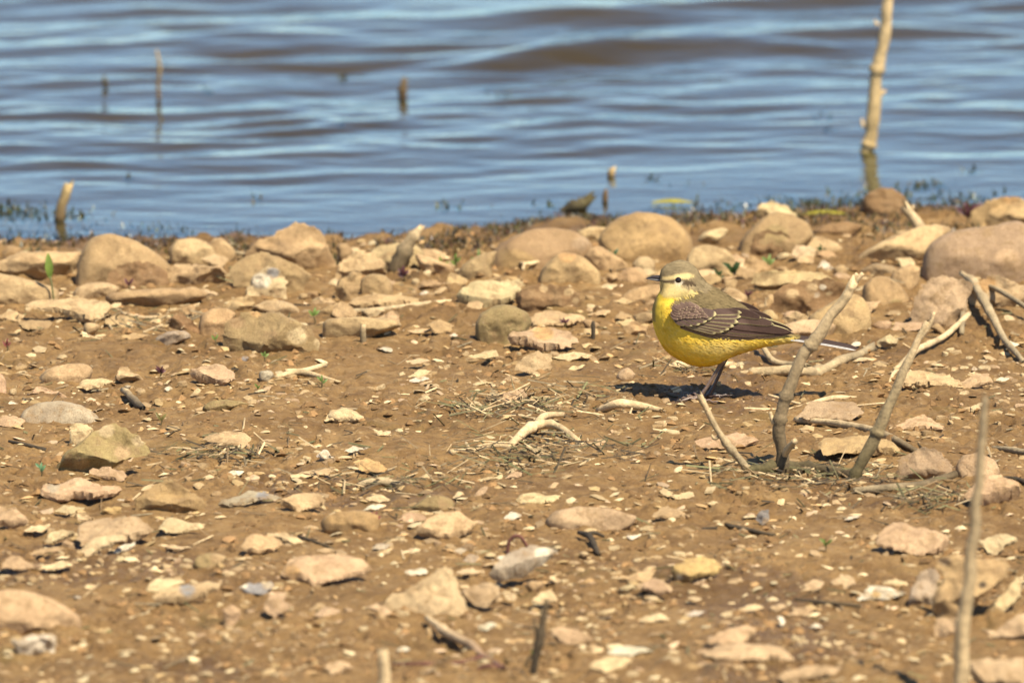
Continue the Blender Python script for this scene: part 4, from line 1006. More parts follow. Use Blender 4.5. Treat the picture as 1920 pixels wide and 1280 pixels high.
NW = np.repeat(np.stack([nm[:, 0], -nm[:, 2], -nm[:, 1]], 1), 5, 0)
pl.data.normals_split_custom_set_from_vertices(NW.tolist())    # barbs shade with the body they lie on
# ------------------------------------------------------------------ dead stems, sticks and straws
WC = dict(straw=(0.60, 0.45, 0.25), pale=(0.50, 0.37, 0.20), bark=(0.105, 0.075, 0.04), dark=(0.060, 0.045, 0.028), grey=(0.29, 0.225, 0.13), moss=(0.10, 0.082, 0.034), wet=(0.15, 0.095, 0.045), mud_=(0.24, 0.16, 0.08), red=(0.13, 0.055, 0.04), cane=(0.50, 0.36, 0.16), green=(0.30, 0.34, 0.10))
NST = [0]
def surf(px, py):
    g = ground(px, py)
    if g[2] < WATER_Z:
        r = ray(px, py); g = r * ((WATER_Z - CAM_Z) / r[2]); g[2] += CAM_Z
    return g
def stem_points(pts, up, n):
    g = surf(pts[0][0], pts[0][1]) if up else None
    out = []
    for p in pts:
        if up:
            Y = g[1] + (p[3] if len(p) > 3 else 0.0)
            q = at_depth(p[0], p[1], Y)
        else:
            q = ground(p[0], p[1])
            q[2] = float(H(q[0], q[1])) + p[2] * pxm(q[1]) * 0.62 + (p[3] if len(p) > 3 else 0.0)
        out.append(np.r_[q, p[2] * pxm(q[1])])
    if up: out[0][2] -= 0.006 if g[2] > WATER_Z + .001 else 0.005
    return cr(np.array(out), n)
def stick(name, label, pts, up, col, cat='stick', col2=None, branches=(), knots=0, ragged=True, group=None):
    NST[0] += 1
    sd = NST[0]; rs = np.random.RandomState(sd + 100)
    L = sum(math.hypot(a[0] - b[0], a[1] - b[1]) for a, b in zip(pts, pts[1:]))
    n = int(np.clip(L / 7, 8, 70))
    Q = stem_points(pts, up, n)
    rad = np.maximum(Q[:, 3], 0.0003) * (1 + 0.10 * n3(np.stack([np.arange(n) * .5, np.zeros(n) + sd, np.zeros(n)], 1), sd % 30))
    for _ in range(knots):
        i = rs.randint(1, n - 1); rad[i] *= 1.35
    P = Q[:, :3] + np.stack([n3(Q[:, :3] * 60, 3), n3(Q[:, :3] * 60, 5) * .3, n3(Q[:, :3] * 60, 7) * .5], 1) * rad[:, None] * 0.35
    V, F = tube(P, rad, 10, .04, sd)
    if ragged and rad[-1] > 0.0012:                       # splintered end
        k = len(V) - 10
        ax = P[-1] - P[-2]; ax /= np.linalg.norm(ax)
        V[k:] += ax * (rs.uniform(-1.0, 2.2, 10) * rad[-1])[:, None]
    s = np.repeat(np.linspace(0, 1, n), 10)
    c0, c1 = np.array(WC[col]), np.array(WC[col2 or col])
    C = c0 * (1 - s)[:, None] + c1 * s[:, None]
    C = C * (1 + 0.30 * n3(V * np.array([190, 190, 40]), 4))[:, None]
    if not branches:
        o = put(name, V, F, M_WOOD, C, origin=P[0])
        tag(o, label, cat, group, 'thing'); return o
    t = thing(name, tuple(P[0]), label, cat, group); t['kind'] = 'thing'
    part('stalk', V, F, M_WOOD, t, t, C)
    Yb = P[0][1]
    for b in branches:
        B = []
        for p in b:
            if up: q = at_depth(p[0], p[1], Yb + (p[3] if len(p) > 3 else 0))
            else:
                q = ground(p[0], p[1]); q[2] = float(H(q[0], q[1])) + p[2] * pxm(q[1]) * .8 + (p[3] if len(p) > 3 else 0)
            B.append(np.r_[q, p[2] * pxm(q[1])])
        B = cr(np.array(B), max(6, 4 * len(b)))
        V, F = tube(B[:, :3], B[:, 3], 8, .08, sd)
        part('twig', V, F, M_WOOD, t, t, np.tile(c1, (len(V), 1)) * (1 + 0.2 * n3(V * 90, 4))[:, None])
    return t
# the three dead stems growing from one mossy root by the bird
stick('dead_stem', 'tall forked dead stem passing before the bird\'s tail', [(1468, 885, 13), (1463, 830, 12), (1466, 775, 12), (1480, 725, 11.5), (1503, 672, 11), (1528, 640, 12.5), (1552, 598, 10), (1582, 560, 9), (1598, 535, 9)], True, 'bark', 'dead stem', 'straw',
      branches=[[(1592, 545, 6), (1604, 528, 5), (1618, 512, 4)], [(1590, 548, 6), (1598, 526, 5), (1608, 513, 4)], [(1466, 800, 6), (1450, 790, 5), (1444, 772, 3)], [(1468, 858, 6), (1480, 838, 7, -.01), (1491, 826, 5, -.02)]], knots=3)
stick('dead_stem', 'slanting dead stem with a dark mossy lower half', [(1594, 897, 9), (1618, 862, 11), (1640, 822, 12), (1658, 788, 11), (1676, 740, 9), (1695, 695, 8.5), (1715, 650, 7), (1738, 604, 4.5)], True, 'moss', 'dead stem', 'straw',
      branches=[[(1722, 640, 4), (1742, 612, 4), (1752, 585, 2.5)]], knots=3)
stick('dead_stem', 'thin bent dead stem leaning towards the bird\'s foot', [(1418, 888, 9), (1388, 862, 7), (1362, 832, 7), (1340, 798, 6), (1325, 768, 5.5), (1312, 744, 6.5)], True, 'grey', 'dead stem', 'pale', branches=[[(1352, 815, 4), (1340, 822, 3.5), (1334, 815, 2)]], knots=2)
stick('root_clump', 'mossy root stub joining the dead stems at ground level', [(1400, 892, 6), (1450, 884, 12), (1500, 876, 11), (1560, 884, 10), (1600, 892, 8)], False, 'moss', 'root', 'bark', knots=4)
stick('dead_stem', 'tall straight blurred stem rising out of the gnarled rock corner', [(1798, 1300, 15), (1806, 1200, 14), (1816, 1100, 12.5), (1826, 1000, 11), (1836, 880, 9), (1843, 800, 8), (1848, 748, 6)], True, 'pale', 'dead stem', 'grey')
stick('dead_stem', 'short blurred stub poking up at the bottom edge', [(716, 1310, 13), (718, 1275, 12), (721, 1235, 11)], True, 'pale', 'dead stem', 'straw')
stick('tall_reed', 'tall yellow cane standing out of the water', [(1624, 282, 14), (1628, 262, 13), (1638, 205, 12.5), (1648, 130, 11.5), (1657, 65, 11), (1664, 10, 10), (1674, -60, 9), (1690, -150, 8)], True, 'cane', 'cane', 'straw', branches=[[(1650, 178, 5), (1657, 173, 4), (1661, 170, 2.5)], [(1646, 48, 4), (1641, 42, 3), (1640, 38, 2)], [(1620, 240, 4), (1616, 228, 3), (1617, 222, 2)]], knots=3)
stick('broken_stump', 'pale splintered stump beside the shore stones', [(742, 506, 15), (755, 478, 14), (768, 455, 12), (780, 438, 9), (789, 426, 5)], True, 'bark', 'stump', 'straw', branches=[[(776, 446, 6), (780, 436, 5), (780, 430, 3)]], knots=2)
stick('branch_stub', 'pale broken branch stub leaning on the long low slab', [(1752, 468, 11), (1738, 448, 11), (1722, 424, 11), (1708, 402, 10), (1700, 390, 9)], True, 'grey', 'branch', 'straw', branches=[[(1705, 400, 4), (1711, 390, 3.5), (1713, 384, 2)]])
stick('wooden_stub', 'bundled straw coloured stub standing in weedy shallows', [(108, 410, 9), (114, 390, 9), (121, 370, 9.5), (127, 353, 9)], True, 'wet', 'stub', 'cane')
stick('water_twig', 'thin pale twig upright in the open water', [(298, 186, 4), (297, 160, 4), (299, 132, 3.5), (296, 110, 3), (293, 94, 2)], True, 'wet', 'twig', 'cane')
stick('water_stub', 'short brown plug poking through the water surface', [(756, 180, 7), (756, 168, 9), (757, 156, 6)], True, 'wet', 'stub', 'bark')
stick('water_stub', 'small dark tip in the water near the upright twig', [(198, 162, 3), (196, 152, 5), (196, 146, 2.5)], True, 'dark', 'stub', 'moss')
stick('water_stub', 'small brown leafy tip in water above the mossy log', [(1146, 329, 5), (1148, 322, 7), (1152, 316, 3)], True, 'wet', 'stub', 'cane')
stick('water_stub', 'little dark peg in water beside the mossy log', [(1135, 376, 5), (1136, 366, 5), (1137, 358, 3)], True, 'wet', 'stub', 'wet')
stick('mossy_log', 'wet mossy log end glinting in the shallows', [(1040, 394, 4), (1066, 390, 9), (1090, 383, 12), (1106, 370, 8)], True, 'dark', 'log', 'moss', knots=2)
# sticks lying on the mud
stick('gnarled_stick', 'thick crooked stick on the ground under the bird\'s tail', [(1404, 704, 9), (1450, 706, 10), (1490, 706, 9), (1530, 694, 9), (1575, 680, 9.5), (1610, 664, 8.5), (1636, 652, 9)], False, 'pale', 'stick', 'grey', knots=3)
stick('driftwood', 'short thick yellowed stick lying behind the bird\'s leg', [(1262, 696, 7), (1300, 692, 9), (1340, 688, 8), (1372, 684, 5)], False, 'straw', 'driftwood', 'straw', knots=2)
stick('driftwood', 'weathered curved twig behind the bird\'s undertail', [(1420, 662, 4, .006), (1432, 672, 5, .005), (1450, 680, 6, .002), (1478, 684, 7), (1510, 690, 7)], False, 'pale', 'driftwood', 'grey')
stick('straw', 'long pale straw below the bird\'s shadow', [(1395, 762, 3), (1480, 760, 4), (1570, 753, 5), (1655, 746, 4.5)], False, 'straw', 'straw', 'straw', ragged=False)
stick('straw', 'thin straw crossing behind the tall forked stem', [(1440, 748, 2.5, .003), (1540, 758, 2.5), (1660, 764, 2)], False, 'straw', 'straw', 'straw', ragged=False)
stick('brown_stick', 'straight brown stick slanting behind both tall stems', [(1492, 780, 6), (1560, 796, 7), (1625, 812, 7), (1680, 832, 7), (1715, 842, 6)], False, 'straw', 'stick', 'bark')
stick('brown_stick', 'grey brown stick lying before the purple angular stone', [(1600, 914, 7), (1660, 916, 8), (1720, 906, 8), (1800, 890, 8)], False, 'grey', 'stick', 'bark')
stick('brown_stick', 'dark thin stick running off behind the blurred stem', [(1880, 896, 4), (1905, 902, 5), (1940, 915, 5)], False, 'dark', 'stick', 'dark')
stick('brown_stick', 'grey stick running off beyond the pale pink stone', [(1860, 828, 5), (1890, 840, 6), (1935, 852, 6)], False, 'grey', 'stick', 'grey')
stick('fallen_twig', 'fallen twig with a pale tip right of the slanting stem', [(1678, 700, 4), (1720, 668, 6, .003), (1770, 640, 6, .005), (1816, 612, 5.5, .008)], False, 'pale', 'twig', 'straw', branches=[[(1690, 690, 4), (1676, 704, 4), (1668, 716, 3)]])
stick('driftwood_root', 'twisted weathered root reaching down from the orange rocks', [(1802, 552, 5, .016), (1830, 574, 7, .014), (1850, 602, 9, .010), (1880, 640, 7, .006), (1918, 676, 5)], False, 'pale', 'root', 'grey', branches=[[(1812, 560, 5, .014), (1808, 590, 6, .010), (1803, 632, 5)], [(1825, 566, 4, .016), (1870, 580, 5, .014), (1930, 606, 5, .010)]], knots=4)
stick('straw', 'long straw along the front of the flat pale slab', [(620, 592, 5), (700, 587, 5), (780, 581, 5), (852, 573, 4)], False, 'grey', 'straw', 'straw', ragged=False)
stick('thin_twig', 'thin greenish twig across the foot of the pale shore stones', [(352, 470, 3, .006), (385, 476, 5, .006), (420, 480, 4.5, .006), (455, 481, 4, .004)], False, 'moss', 'twig', 'grey')
stick('straw', 'pale straw lying between the flat stone and round cobble', [(228, 584, 3.5), (270, 592, 4.5), (318, 598, 3.5)], False, 'straw', 'straw', 'straw', ragged=False)
stick('short_stick', 'short dark stick with a whitish end on smooth mud', [(231, 738, 6, .004), (243, 750, 7, .003), (256, 764, 8), (268, 776, 6)], False, 'pale', 'stick', 'dark')
stick('short_stick', 'short straight yellow straw stub on the mud', [(534, 696, 4), (570, 694, 5), (606, 689, 5)], False, 'straw', 'straw', 'straw')
stick('short_stick', 'flaky pale bark strip beneath the yellow straw stub', [(516, 708, 4), (550, 702, 6), (580, 704, 6), (635, 716, 3)], False, 'pale', 'bark strip', 'pale')
stick('thin_twig', 'black thread of twig left of the lichen wedge', [(18, 833, 3), (45, 838, 4), (82, 842, 4)], False, 'dark', 'twig', 'dark')
stick('driftwood', 'forked pale driftwood on the litter heap', [(958, 838, 7, .002), (988, 826, 10, .004), (1015, 818, 9, .006), (1045, 822, 7, .006), (1085, 838, 6)], False, 'straw', 'driftwood', 'pale', branches=[[(1000, 822, 7, .005), (1020, 806, 7, .006), (1055, 800, 5, .005)]], knots=2)
stick('driftwood', 'low bone coloured stick under the litter heap', [(845, 852, 6), (885, 843, 7), (925, 838, 7), (960, 840, 6)], False, 'pale', 'driftwood', 'pale')
stick('driftwood', 'flattened straw bundle near the fallen litter', [(670, 900, 6), (705, 902, 8), (740, 903, 7), (772, 909, 4)], False, 'straw', 'driftwood', 'grey')
stick('driftwood', 'split pale wood shell right of the litter heap', [(1122, 768, 7), (1160, 774, 9, .003), (1200, 772, 8, .003), (1236, 774, 5)], False, 'straw', 'driftwood', 'pale')
stick('fallen_twig', 'blurred forked twig with green lichen in the foreground', [(800, 1172, 5, .004), (835, 1192, 8, .003), (880, 1212, 9), (915, 1228, 6), (945, 1262, 5)], False, 'straw', 'twig', 'red', branches=[[(905, 1226, 5), (860, 1238, 4), (800, 1245, 4), (735, 1246, 3)], [(945, 1258, 4), (910, 1258, 4), (888, 1258, 3)]], knots=2)
stick('dark_twig', 'dark upright twig with a fluffy pale head in the foreground', [(995, 1262, 5), (1004, 1226, 8), (1012, 1190, 8), (1018, 1160, 6), (1024, 1130, 5)], True, 'dark', 'twig', 'bark', branches=[[(1010, 1205, 4), (1004, 1180, 3), (1002, 1158, 2)], [(1006, 1220, 4), (990, 1236, 3), (985, 1250, 2)]], knots=3)
stick('dark_twig', 'dark cross shaped twig below the loaf shaped pebble', [(1085, 1004, 4, .003), (1105, 1016, 6, .003), (1122, 1030, 5)], False, 'dark', 'twig', 'dark', branches=[[(1095, 1010, 4, .004), (1115, 1006, 4, .004), (1132, 1004, 3)]])
stick('curled_tendril', 'dark red curled tendril arched over the mud', [(952, 1036, 3), (953, 1020, 3.5), (962, 1006, 3.5), (976, 1006, 3.5), (992, 1030, 3)], True, 'red', 'tendril', 'red', ragged=False)
stick('dark_peg', 'dark lichen headed peg before the thick straight slab', [(680, 644, 7), (680, 628, 6), (681, 610, 5)], True, 'dark', 'peg', 'pale')
stick('dark_peg', 'dark thin peg right of the rusty pink stone', [(1111, 628, 3.5), (1112, 612, 4), (1113, 602, 2.5)], True, 'dark', 'peg', 'dark')
stick('fallen_twig', 'pale forked twig lying by the orange crowned cobble', [(972, 514, 3, .008), (985, 520, 4, .006), (998, 518, 4, .006), (1012, 514, 3, .006)], False, 'straw', 'twig', 'straw', branches=[[(984, 520, 3, .006), (980, 532, 3)]])
for pp, lb in (([(1360, 985, 4), (1400, 990, 5), (1450, 1002, 4)], 'dark broken twig among foreground chips'), ([(1490, 1128, 3), (1550, 1134, 4), (1610, 1142, 3)], 'dark straight twig behind white foreground flakes'), ([(560, 1018, 3), (590, 1030, 3), (625, 1038, 3)], 'thin dark twig above the large thin pink slab')):
    stick('dark_twig', lb, pp, False, 'dark', 'twig', 'bark')

# ------------------------------------------------------------------ seedlings and leaves
def leaf_mesh(base, tip, wid, curl, nrm=(0, -1, .3)):
    b, t = np.array(base), np.array(tip); ax = t - b; L = np.linalg.norm(ax); a = ax / L
    nr = np.array(nrm, float); nr -= a * (nr @ a); nr /= np.linalg.norm(nr); sd = np.cross(a, nr)
    V = []; F = []
    n = 7
    for i in range(n + 1):
        s = i / n; w = wid * math.sin(math.pi * min(1, s * 0.92 + 0.06)) ** 0.8
        c = b + ax * s + nr * curl * L * math.sin(math.pi * s)
        V += [c - sd * w + nr * w * .35, c, c + sd * w + nr * w * .35]
    for i in range(n):
        for k in (0, 1):
            o = i * 3 + k; F.append((o, o + 1, o + 4, o + 3))
    return np.array(V), F
def seedling(px, py, hpx, leaves, col, label, stemcol=None, group=None, name='seedling'):
    g = ground(px, py); g[2] = float(H(g[0], g[1])) - 0.001
    s = pxm(g[1]); t = thing(name, tuple(g), label, 'plant', group)
    rs = np.random.RandomState(int(px * 7 + py)); hm = hpx * s
    top = g + np.array([rs.uniform(-.15, .15) * hm, 0, hm * .55])
    V, F = tube(cr(np.array([g, (g + top) / 2 + np.array([.05 * hm, 0, 0]), top]), 6), np.linspace(.0007, .0005, 6), 6)
    part('stem', V, F, M_LEAF, t, t, np.tile(stemcol or (0.16, 0.12, 0.05), (len(V), 1)))
    for i in range(leaves):
        an = (i + .5) / leaves * math.pi + rs.uniform(-.3, .3)
        b = g + (top - g) * (0.55 + 0.45 * rs.rand())
        d = np.array([math.cos(an) * .75, rs.uniform(-.3, .3), .35 + .65 * math.sin(an)])
        V, F = leaf_mesh(b, b + d * hm * rs.uniform(.4, .62), hm * .085, .12)
        part('leaf', V, F, M_LEAF, t, t, np.tile(np.array(col) * rs.uniform(.8, 1.2), (len(V), 1)))
    return t
GR, DG, RD, PU = (0.16, 0.23, 0.05), (0.045, 0.085, 0.022), (0.20, 0.055, 0.045), (0.11, 0.04, 0.045)
# the single upright leaf
g = ground(101, 566); s = pxm(g[1]); tl = thing('seedling', tuple(g), 'single upright green leaf on a slim stem among shore stones', 'plant')
V, F = tube(cr(np.array([g, at_depth(98, 540, g[1]), at_depth(94, 518, g[1])]), 8), np.full(8, .0008), 6); part('stem', V, F, M_LEAF, tl, tl, np.tile((.2, .2, .08), (len(V), 1)))
V, F = leaf_mesh(at_depth(94, 522, g[1]), at_depth(90, 474, g[1]), .0034, .08); part('leaf', V, F, M_LEAF, tl, tl, np.tile((.20, .28, .05), (len(V), 1)))
for a in [(1375, 524, 46, 6, DG, 'dark green leafy sprig behind the bird\'s nape'), (1350, 528, 30, 5, DG, 'small dark green sprig close behind the bird\'s head'),
          (1404, 560, 26, 4, PU, 'dark curled little plant behind the bird\'s back'), (590, 608, 34, 3, GR, 'green shoot between pitted boulder and thick slab'),
          (405, 655, 24, 2, GR, 'tiny green shoot left of the pitted olive boulder'), (496, 678, 26, 3, GR, 'tiny pale shoot below the pitted olive boulder'),
          (240, 545, 32, 2, PU, 'purple budded seedling in the hump stone\'s hollow'), (97, 708, 22, 2, GR, 'two leaved sprout at the domed pale pebble'),
          (300, 700, 26, 6, PU, 'spidery purple weed on open mud'), (420, 716, 24, 5, RD, 'spidery red weed on the pinkish flat stone'),
          (602, 730, 28, 3, GR, 'slender green sprout on bare mud below the bark strip'), (480, 728, 22, 2, GR, 'slim sprout left of the bark strip'),
          (1012, 650, 30, 3, DG, 'green shoot at the rusty pink stone'), (828, 506, 34, 3, GR, 'green sprout by the water edge left of the broad boulder'),
          (855, 508, 36, 3, GR, 'pair of green sprouts between stump and broad boulder'), (895, 520, 36, 3, GR, 'green sprout against the muddy stone'),
          (1142, 512, 40, 3, DG, 'dark sprout beside the orange crowned cobble'), (1184, 492, 34, 3, GR, 'thin grassy sprout before the egg shaped boulder'),
          (1440, 506, 40, 3, GR, 'grassy sprout under the hunched boulder'), (1540, 490, 26, 3, DG, 'dark tuft on the mud behind the whitish triangular chip'),
          (78, 893, 34, 3, (.14, .26, .12), 'bluish green shoot at the lichen wedge'), (14, 660, 26, 3, RD, 'tiny red seedling left of the domed pebble'),
          (700, 1000, 40, 8, RD, 'bushy red stemmed weed on the smooth olive cobble'), (1060, 610, 26, 3, PU, 'dark red sprout in front of the sandy stone'),
          (300, 800, 34, 2, (.2, .17, .05), 'withered shoot on bare mud'), (845, 605, 0.1, 0, GR, None), (760, 530, 34, 6, PU, 'purple weed below the splintered stump'),
          (1545, 1040, 30, 3, GR, 'small yellow green sprout among foreground chips'), (1003, 1236, 26, 5, (.16, .30, .03), 'bright green bud at the foot of the dark upright twig'), (1810, 420, 50, 6, PU, 'reddish weed spray between the two end boulders')]:
    if a[5]: seedling(*a)
# fallen yellow leaves at the water's edge
for (x0, y0, x1, y1, lb) in ((1222, 382, 1300, 384, 'yellow green leaf blade floating at the waterline'), (1500, 402, 1588, 410, 'narrow yellow leaf lying on wet weed')):
    a, b = surf(x0, y0), surf(x1, y1)
    a[2] = b[2] = max(float(H(a[0], a[1])), WATER_Z) + .001; b[2] = max(float(H(b[0], b[1])), WATER_Z) + .002
    V, F = leaf_mesh(a, b, .0026, .04, (0, -.6, .8)); o = put('fallen_leaf', V, F, M_LEAF, np.tile((.34, .30, .035), (len(V), 1))); tag(o, lb, 'leaf', None, 'thing')

# ------------------------------------------------------------------ what nobody could count: grit, litter, shore weed
def inst(T, F, pos, M, cols):
    """many small copies of template T (k,3) at pos with 3x3 matrices M"""
    V = np.einsum('nij,kj->nki', M, T) + pos[:, None, :]
    k = len(T); n = len(pos)
    FF = (np.array(F)[None] + (np.arange(n) * k)[:, None, None]).reshape(-1, len(F[0]))
    return V.reshape(-1, 3), FF, np.repeat(cols, k, 0)
def rotz(a, sx, sy, sz, tx=0, ty=0):
    c, s = np.cos(a), np.sin(a); n = len(a)
    M = np.zeros((n, 3, 3)); M[:, 0, 0] = c * sx; M[:, 0, 1] = -s * sy; M[:, 1, 0] = s * sx; M[:, 1, 1] = c * sy; M[:, 2, 2] = sz
    M[:, 2, 0] = tx * sx; M[:, 2, 1] = ty * sy
    return M
def scatter(n, rs, y0=440, y1=1290, x0=-350, x1=2270):
    px = rs.uniform(x0, x1, n); py = rs.uniform(y0, y1, n)
    P = np.array([ground(a, b) for a, b in zip(px, py)])
    P[:, 2] = H(P[:, 0], P[:, 1])
    return P
OCT = np.array([[1, 0, 0], [.3, .9, .1], [-.8, .6, 0], [-.9, -.5, 0], [.2, -1, 0], [.25, .1, .9], [-.4, -.1, .8], [0, 0, -.8]])
OCF = [[0, 1, 5], [1, 6, 5], [1, 2, 6], [2, 3, 6], [3, 4, 6], [4, 5, 6], [4, 0, 5], [1, 0, 7], [2, 1, 7], [3, 2, 7], [4, 3, 7], [0, 4, 7]]
rg = np.random.RandomState(12)
n = 9300
P = scatter(n, rg)
dens = n2(P[:, 0] * 9, P[:, 1] * 6, 40) + 0.35 * (rg.rand(n) - .5)
P = P[dens > -0.22]; n = len(P)
sz = 0.0009 + 0.0040 * rg.rand(n) ** 3.2
pal = np.array([CLR[k] for k in ('cream', 'pale', 'pale', 'pink', 'tan', 'cream', 'orange', 'brown', 'brown', 'sand', 'sand', 'brown')])
V, F, C = inst(OCT, OCF, P + np.array([0, 0, .0002]), rotz(rg.uniform(0, 6.28, n), sz * rg.uniform(.9, 2.0, n), sz * rg.uniform(.7, 1.4, n), sz * rg.uniform(.2, .6, n), rg.normal(0, .2, n), rg.normal(0, .2, n)), pal[rg.randint(0, len(pal), n)] * rg.uniform(.6, 1.05, (n, 1)))
tag(put('gravel', V, F, M_GRIT, C, smooth=False), 'fine shell grit and gravel scattered over the brown mud', 'gravel', None, 'stuff')
# chips beyond the three hundred built one by one
n = 4800
P = scatter(n, rg, 470, 1285)
dens = n2(P[:, 0] * 7, P[:, 1] * 4.5, 61) + 0.25 * (rg.rand(n) - .5)
P = P[dens > 0.17]; n = len(P)
ang = np.linspace(0, 2 * math.pi, 9, endpoint=False)
R = rg.uniform(.6, 1.05, (n, 9)); st = rg.uniform(.0030, .0075, n) * rg.uniform(.7, 1.0, n); ra = rg.uniform(0, 6.28, n)
asp = rg.uniform(.45, .9, n); thk = rg.uniform(.0007, .0022, n); tx, ty = rg.normal(0, .12, n), rg.uniform(.0, .35, n)
V = np.zeros((n, 19, 3))
for lev, (kk, zz) in enumerate(((1.0, -.6), (.86, .75))):
    ex = np.cos(ang) * R * kk * st[:, None]; ey = np.sin(ang) * R * kk * (st * asp)[:, None]
    X = ex * np.cos(ra)[:, None] - ey * np.sin(ra)[:, None]; Yv = ex * np.sin(ra)[:, None] + ey * np.cos(ra)[:, None]
    V[:, lev * 9:lev * 9 + 9, 0] = X; V[:, lev * 9:lev * 9 + 9, 1] = Yv
    V[:, lev * 9:lev * 9 + 9, 2] = zz * thk[:, None] + tx[:, None] * X + ty[:, None] * Yv
V[:, 18, 2] = thk * 1.0
V += P[:, None, :]
fl = [[i, (i + 1) % 9, 9 + (i + 1) % 9] for i in range(9)] + [[i, 9 + (i + 1) % 9, 9 + i] for i in range(9)] + [[9 + i, 9 + (i + 1) % 9, 18] for i in range(9)]
FF = (np.array(fl)[None] + (np.arange(n) * 19)[:, None, None]).reshape(-1, 3)
pal2 = np.array([CLR[k] for k in ('cream', 'pale', 'pale', 'pink', 'tan', 'tan', 'cream', 'sand', 'brown')])
tag(put('stone_chips', V.reshape(-1, 3), FF, M_STONE, np.repeat(pal2[rg.randint(0, len(pal2), n)] * rg.uniform(.75, 1.05, (n, 1)), 19, 0), smooth=False), 'countless thin pale stone chips bedded across the mud', 'stone chips', None, 'stuff')
# crumbs of mud
n = 8600
P = scatter(n, rg)
dens = n2(P[:, 0] * 12, P[:, 1] * 8, 44) + 0.3 * (rg.rand(n) - .5)
P = P[dens > 0.0]; n = len(P)
sz = 0.0012 + 0.0036 * rg.rand(n) ** 2.5
V, F, C = inst(OCT, OCF, P, rotz(rg.uniform(0, 6.28, n), sz * rg.uniform(.8, 1.6, n), sz, sz * rg.uniform(.5, 1.1, n), rg.normal(0, .2, n), rg.normal(0, .2, n)), np.array([0.25, 0.145, 0.06]) * rg.uniform(.5, 1.2, (n, 1)))
tag(put('mud_crumbs', V, F, M_GRIT, C, smooth=False), 'loose brown crumbs of drying mud over the whole shore', 'mud', None, 'stuff')
# plant litter: heaps and loose bits
BOX = np.array([[-1, -1, 0], [1, -.7, 0], [1, .7, .3], [-1, 1, .2], [-1, 0, 1], [1, 0, 1]], float)
BOXF = [[0, 1, 5], [0, 5, 4], [1, 2, 5], [2, 3, 4], [2, 4, 5], [3, 0, 4]]
LP = np.array([WC['straw'], WC['pale'], WC['mud_'], WC['mud_'], WC['grey'], (0.20, 0.175, 0.085), (0.17, 0.16, 0.07), WC['bark'], WC['moss'], WC['dark']])
def litter(name, label, px, py, n, keep_h, lo=.004, hi=.016):
    P = np.array([ground(a, b) for a, b in zip(px, py)])
    P[:, 2] = H(P[:, 0], P[:, 1]) + keep_h * rg.rand(n)
    L = (lo + (hi * 2.2 - lo) * rg.rand(n) ** 2.2) * .5; w = rg.uniform(.0003, .0012, n)
    V, F, C = inst(BOX, BOXF, P, rotz(rg.normal(0, .9, n) + math.pi * (rg.rand(n) > .5), L, w, w, rg.normal(0, .32, n), 0), LP[rg.randint(0, len(LP), n)] * rg.uniform(.55, 1.1, (n, 1)))
    tag(put(name, V, F, M_WOOD, C, smooth=False), label, 'plant litter', None, 'stuff')
for nm_, lb, cx, cy, sx, sy, n in (('litter_heap', 'heap of dead stalks below the pink squared stone', 960, 775, 75, 14, 260), ('litter_heap', 'wide heap of dead plant stalks around the forked driftwood', 1000, 855, 95, 22, 420),
        ('litter_heap', 'small dead weed tangle near the crinkled flake', 420, 852, 62, 12, 200), ('litter_heap', 'dead stalk litter round the foot of the dead stems', 1500, 890, 95, 14, 300),
        ('litter_heap', 'dead fibres caught beside the bird\'s feet', 1285, 700, 28, 5, 50), ('litter_heap', 'dead fibres on the mud right of the grey brown stick', 1740, 935, 45, 18, 130),
        ('litter_heap', 'line of dead stalks below the long flat slab', 300, 610, 120, 14, 150), ('litter_heap', 'straw bits between bird and litter heap', 1060, 745, 75, 12, 120), ('litter_heap', 'bits of stalk among the apricot flake\'s chips', 720, 905, 70, 9, 120)):
    n = int(n * .75); litter(nm_, lb, rg.normal(cx, sx, n), rg.normal(cy, sy, n), n, .005)
n = 1450
litter('loose_litter', 'loose stalk fragments strewn thinly over all the mud', rg.uniform(-330, 2250, n), 470 + 810 * rg.rand(n), n, .0015, .003, .012)
# wet weed along the waterline
TUF = np.array([[-.12, 0, 0], [.12, 0, 0], [.1, .05, .55], [-.08, .05, .55], [.12, .1, 1.0]])
TUF2 = [[0, 1, 2], [0, 2, 3], [3, 2, 4]]
def weed(name, label, px, py, n, lo, hi, cols, dz=0):
    P = np.array([surf(a, b) for a, b in zip(px, py)])
    P[:, 2] = np.maximum(H(P[:, 0], P[:, 1]), WATER_Z - .004) + dz
    h = rg.uniform(lo, hi, n); a = rg.uniform(0, 6.28, n)
    M = rotz(a, h * rg.uniform(.8, 2.2, n), h, h)
    M[:, 0, 2] = h * rg.normal(0, .5, n); M[:, 1, 2] = h * rg.normal(0, .4, n)
    V, F, C = inst(TUF, TUF2, P, M, np.array(cols)[rg.randint(0, len(cols), n)] * rg.uniform(.6, 1.3, (n, 1)))
    tag(put(name, V, F, M_WEED, C, smooth=False), label, 'water weed', None, 'stuff')
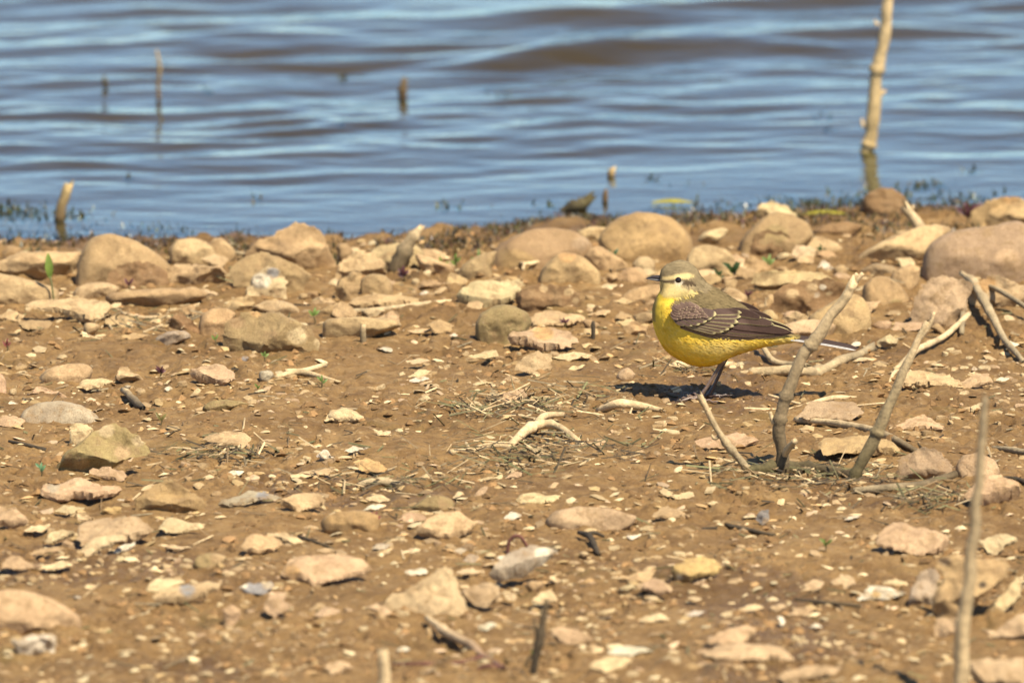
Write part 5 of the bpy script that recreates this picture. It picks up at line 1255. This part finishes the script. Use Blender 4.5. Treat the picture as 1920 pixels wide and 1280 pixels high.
WD = [(0.15, 0.095, 0.035), (0.11, 0.10, 0.03), (0.20, 0.13, 0.06), (0.09, 0.07, 0.03), (0.13, 0.12, 0.035), (0.17, 0.09, 0.06)]
def edge(x): return np.interp(x, [0, 200, 420, 640, 860, 1060, 1300, 1500, 1700, 1920], [446, 452, 452, 462, 450, 420, 404, 402, 392, 388])
n = 13000
x = rg.uniform(-320, 2240, n); y = edge(x) + rg.normal(2, 14, n) + np.where(x > 1400, rg.uniform(-8, 50, n) * (rg.rand(n) > .4), 0)
k = n2(x * .010, y * .03, 51) + .30 * rg.rand(n) > -.05; x, y = x[k], y[k]
weed('shore_weed', 'brown green wet weed carpet along the waterline', x, y, len(x), .002, .0065, np.array(WD) * .75)
cl = []
for cx, cy, sx, sy, m in ((20, 398, 22, 9, 140), (75, 396, 45, 8, 120), (150, 405, 22, 8, 50), (480, 372, 4, 5, 8), (300, 425, 30, 6, 50), (640, 232, 5, 3, 8), (850, 382, 25, 5, 22), (1400, 385, 60, 8, 120), (1520, 384, 40, 9, 200), (1640, 372, 40, 10, 260), (1735, 346, 22, 4, 60), (1545, 218, 14, 7, 22), (1560, 240, 10, 3, 10), (1820, 318, 8, 4, 14), (1790, 372, 45, 8, 120), (1255, 340, 60, 6, 14), (1040, 385, 25, 6, 30), (385, 170, 6, 3, 8), (240, 330, 10, 3, 8), (935, 172, 12, 3, 6), (640, 146, 8, 3, 7)):
    cl.append(np.stack([rg.normal(cx, sx, m), rg.normal(cy, sy, m)], 1))
cl = np.vstack(cl)
weed('water_weed', 'green weed shoots poking through the shallow water', cl[:, 0], cl[:, 1], len(cl), .003, .009, [(0.07, 0.085, 0.022), (0.10, 0.10, 0.03), (0.13, 0.10, 0.035)])
# weed hanging on the hunched boulder
# submerged wet stones at the waterline
S('X', '1612,384 1622,366 1645,352 1672,352 1692,364 1705,382 1690,398 1640,400', 'r', 'mud', 'wet brown stone in the weedy shallows below the tall cane')
S('X', '1520,436 1545,420 1590,414 1620,424 1600,444 1550,448', 'r', 'mud', 'wet weedy brown hump at the waterline behind the oval cobble')
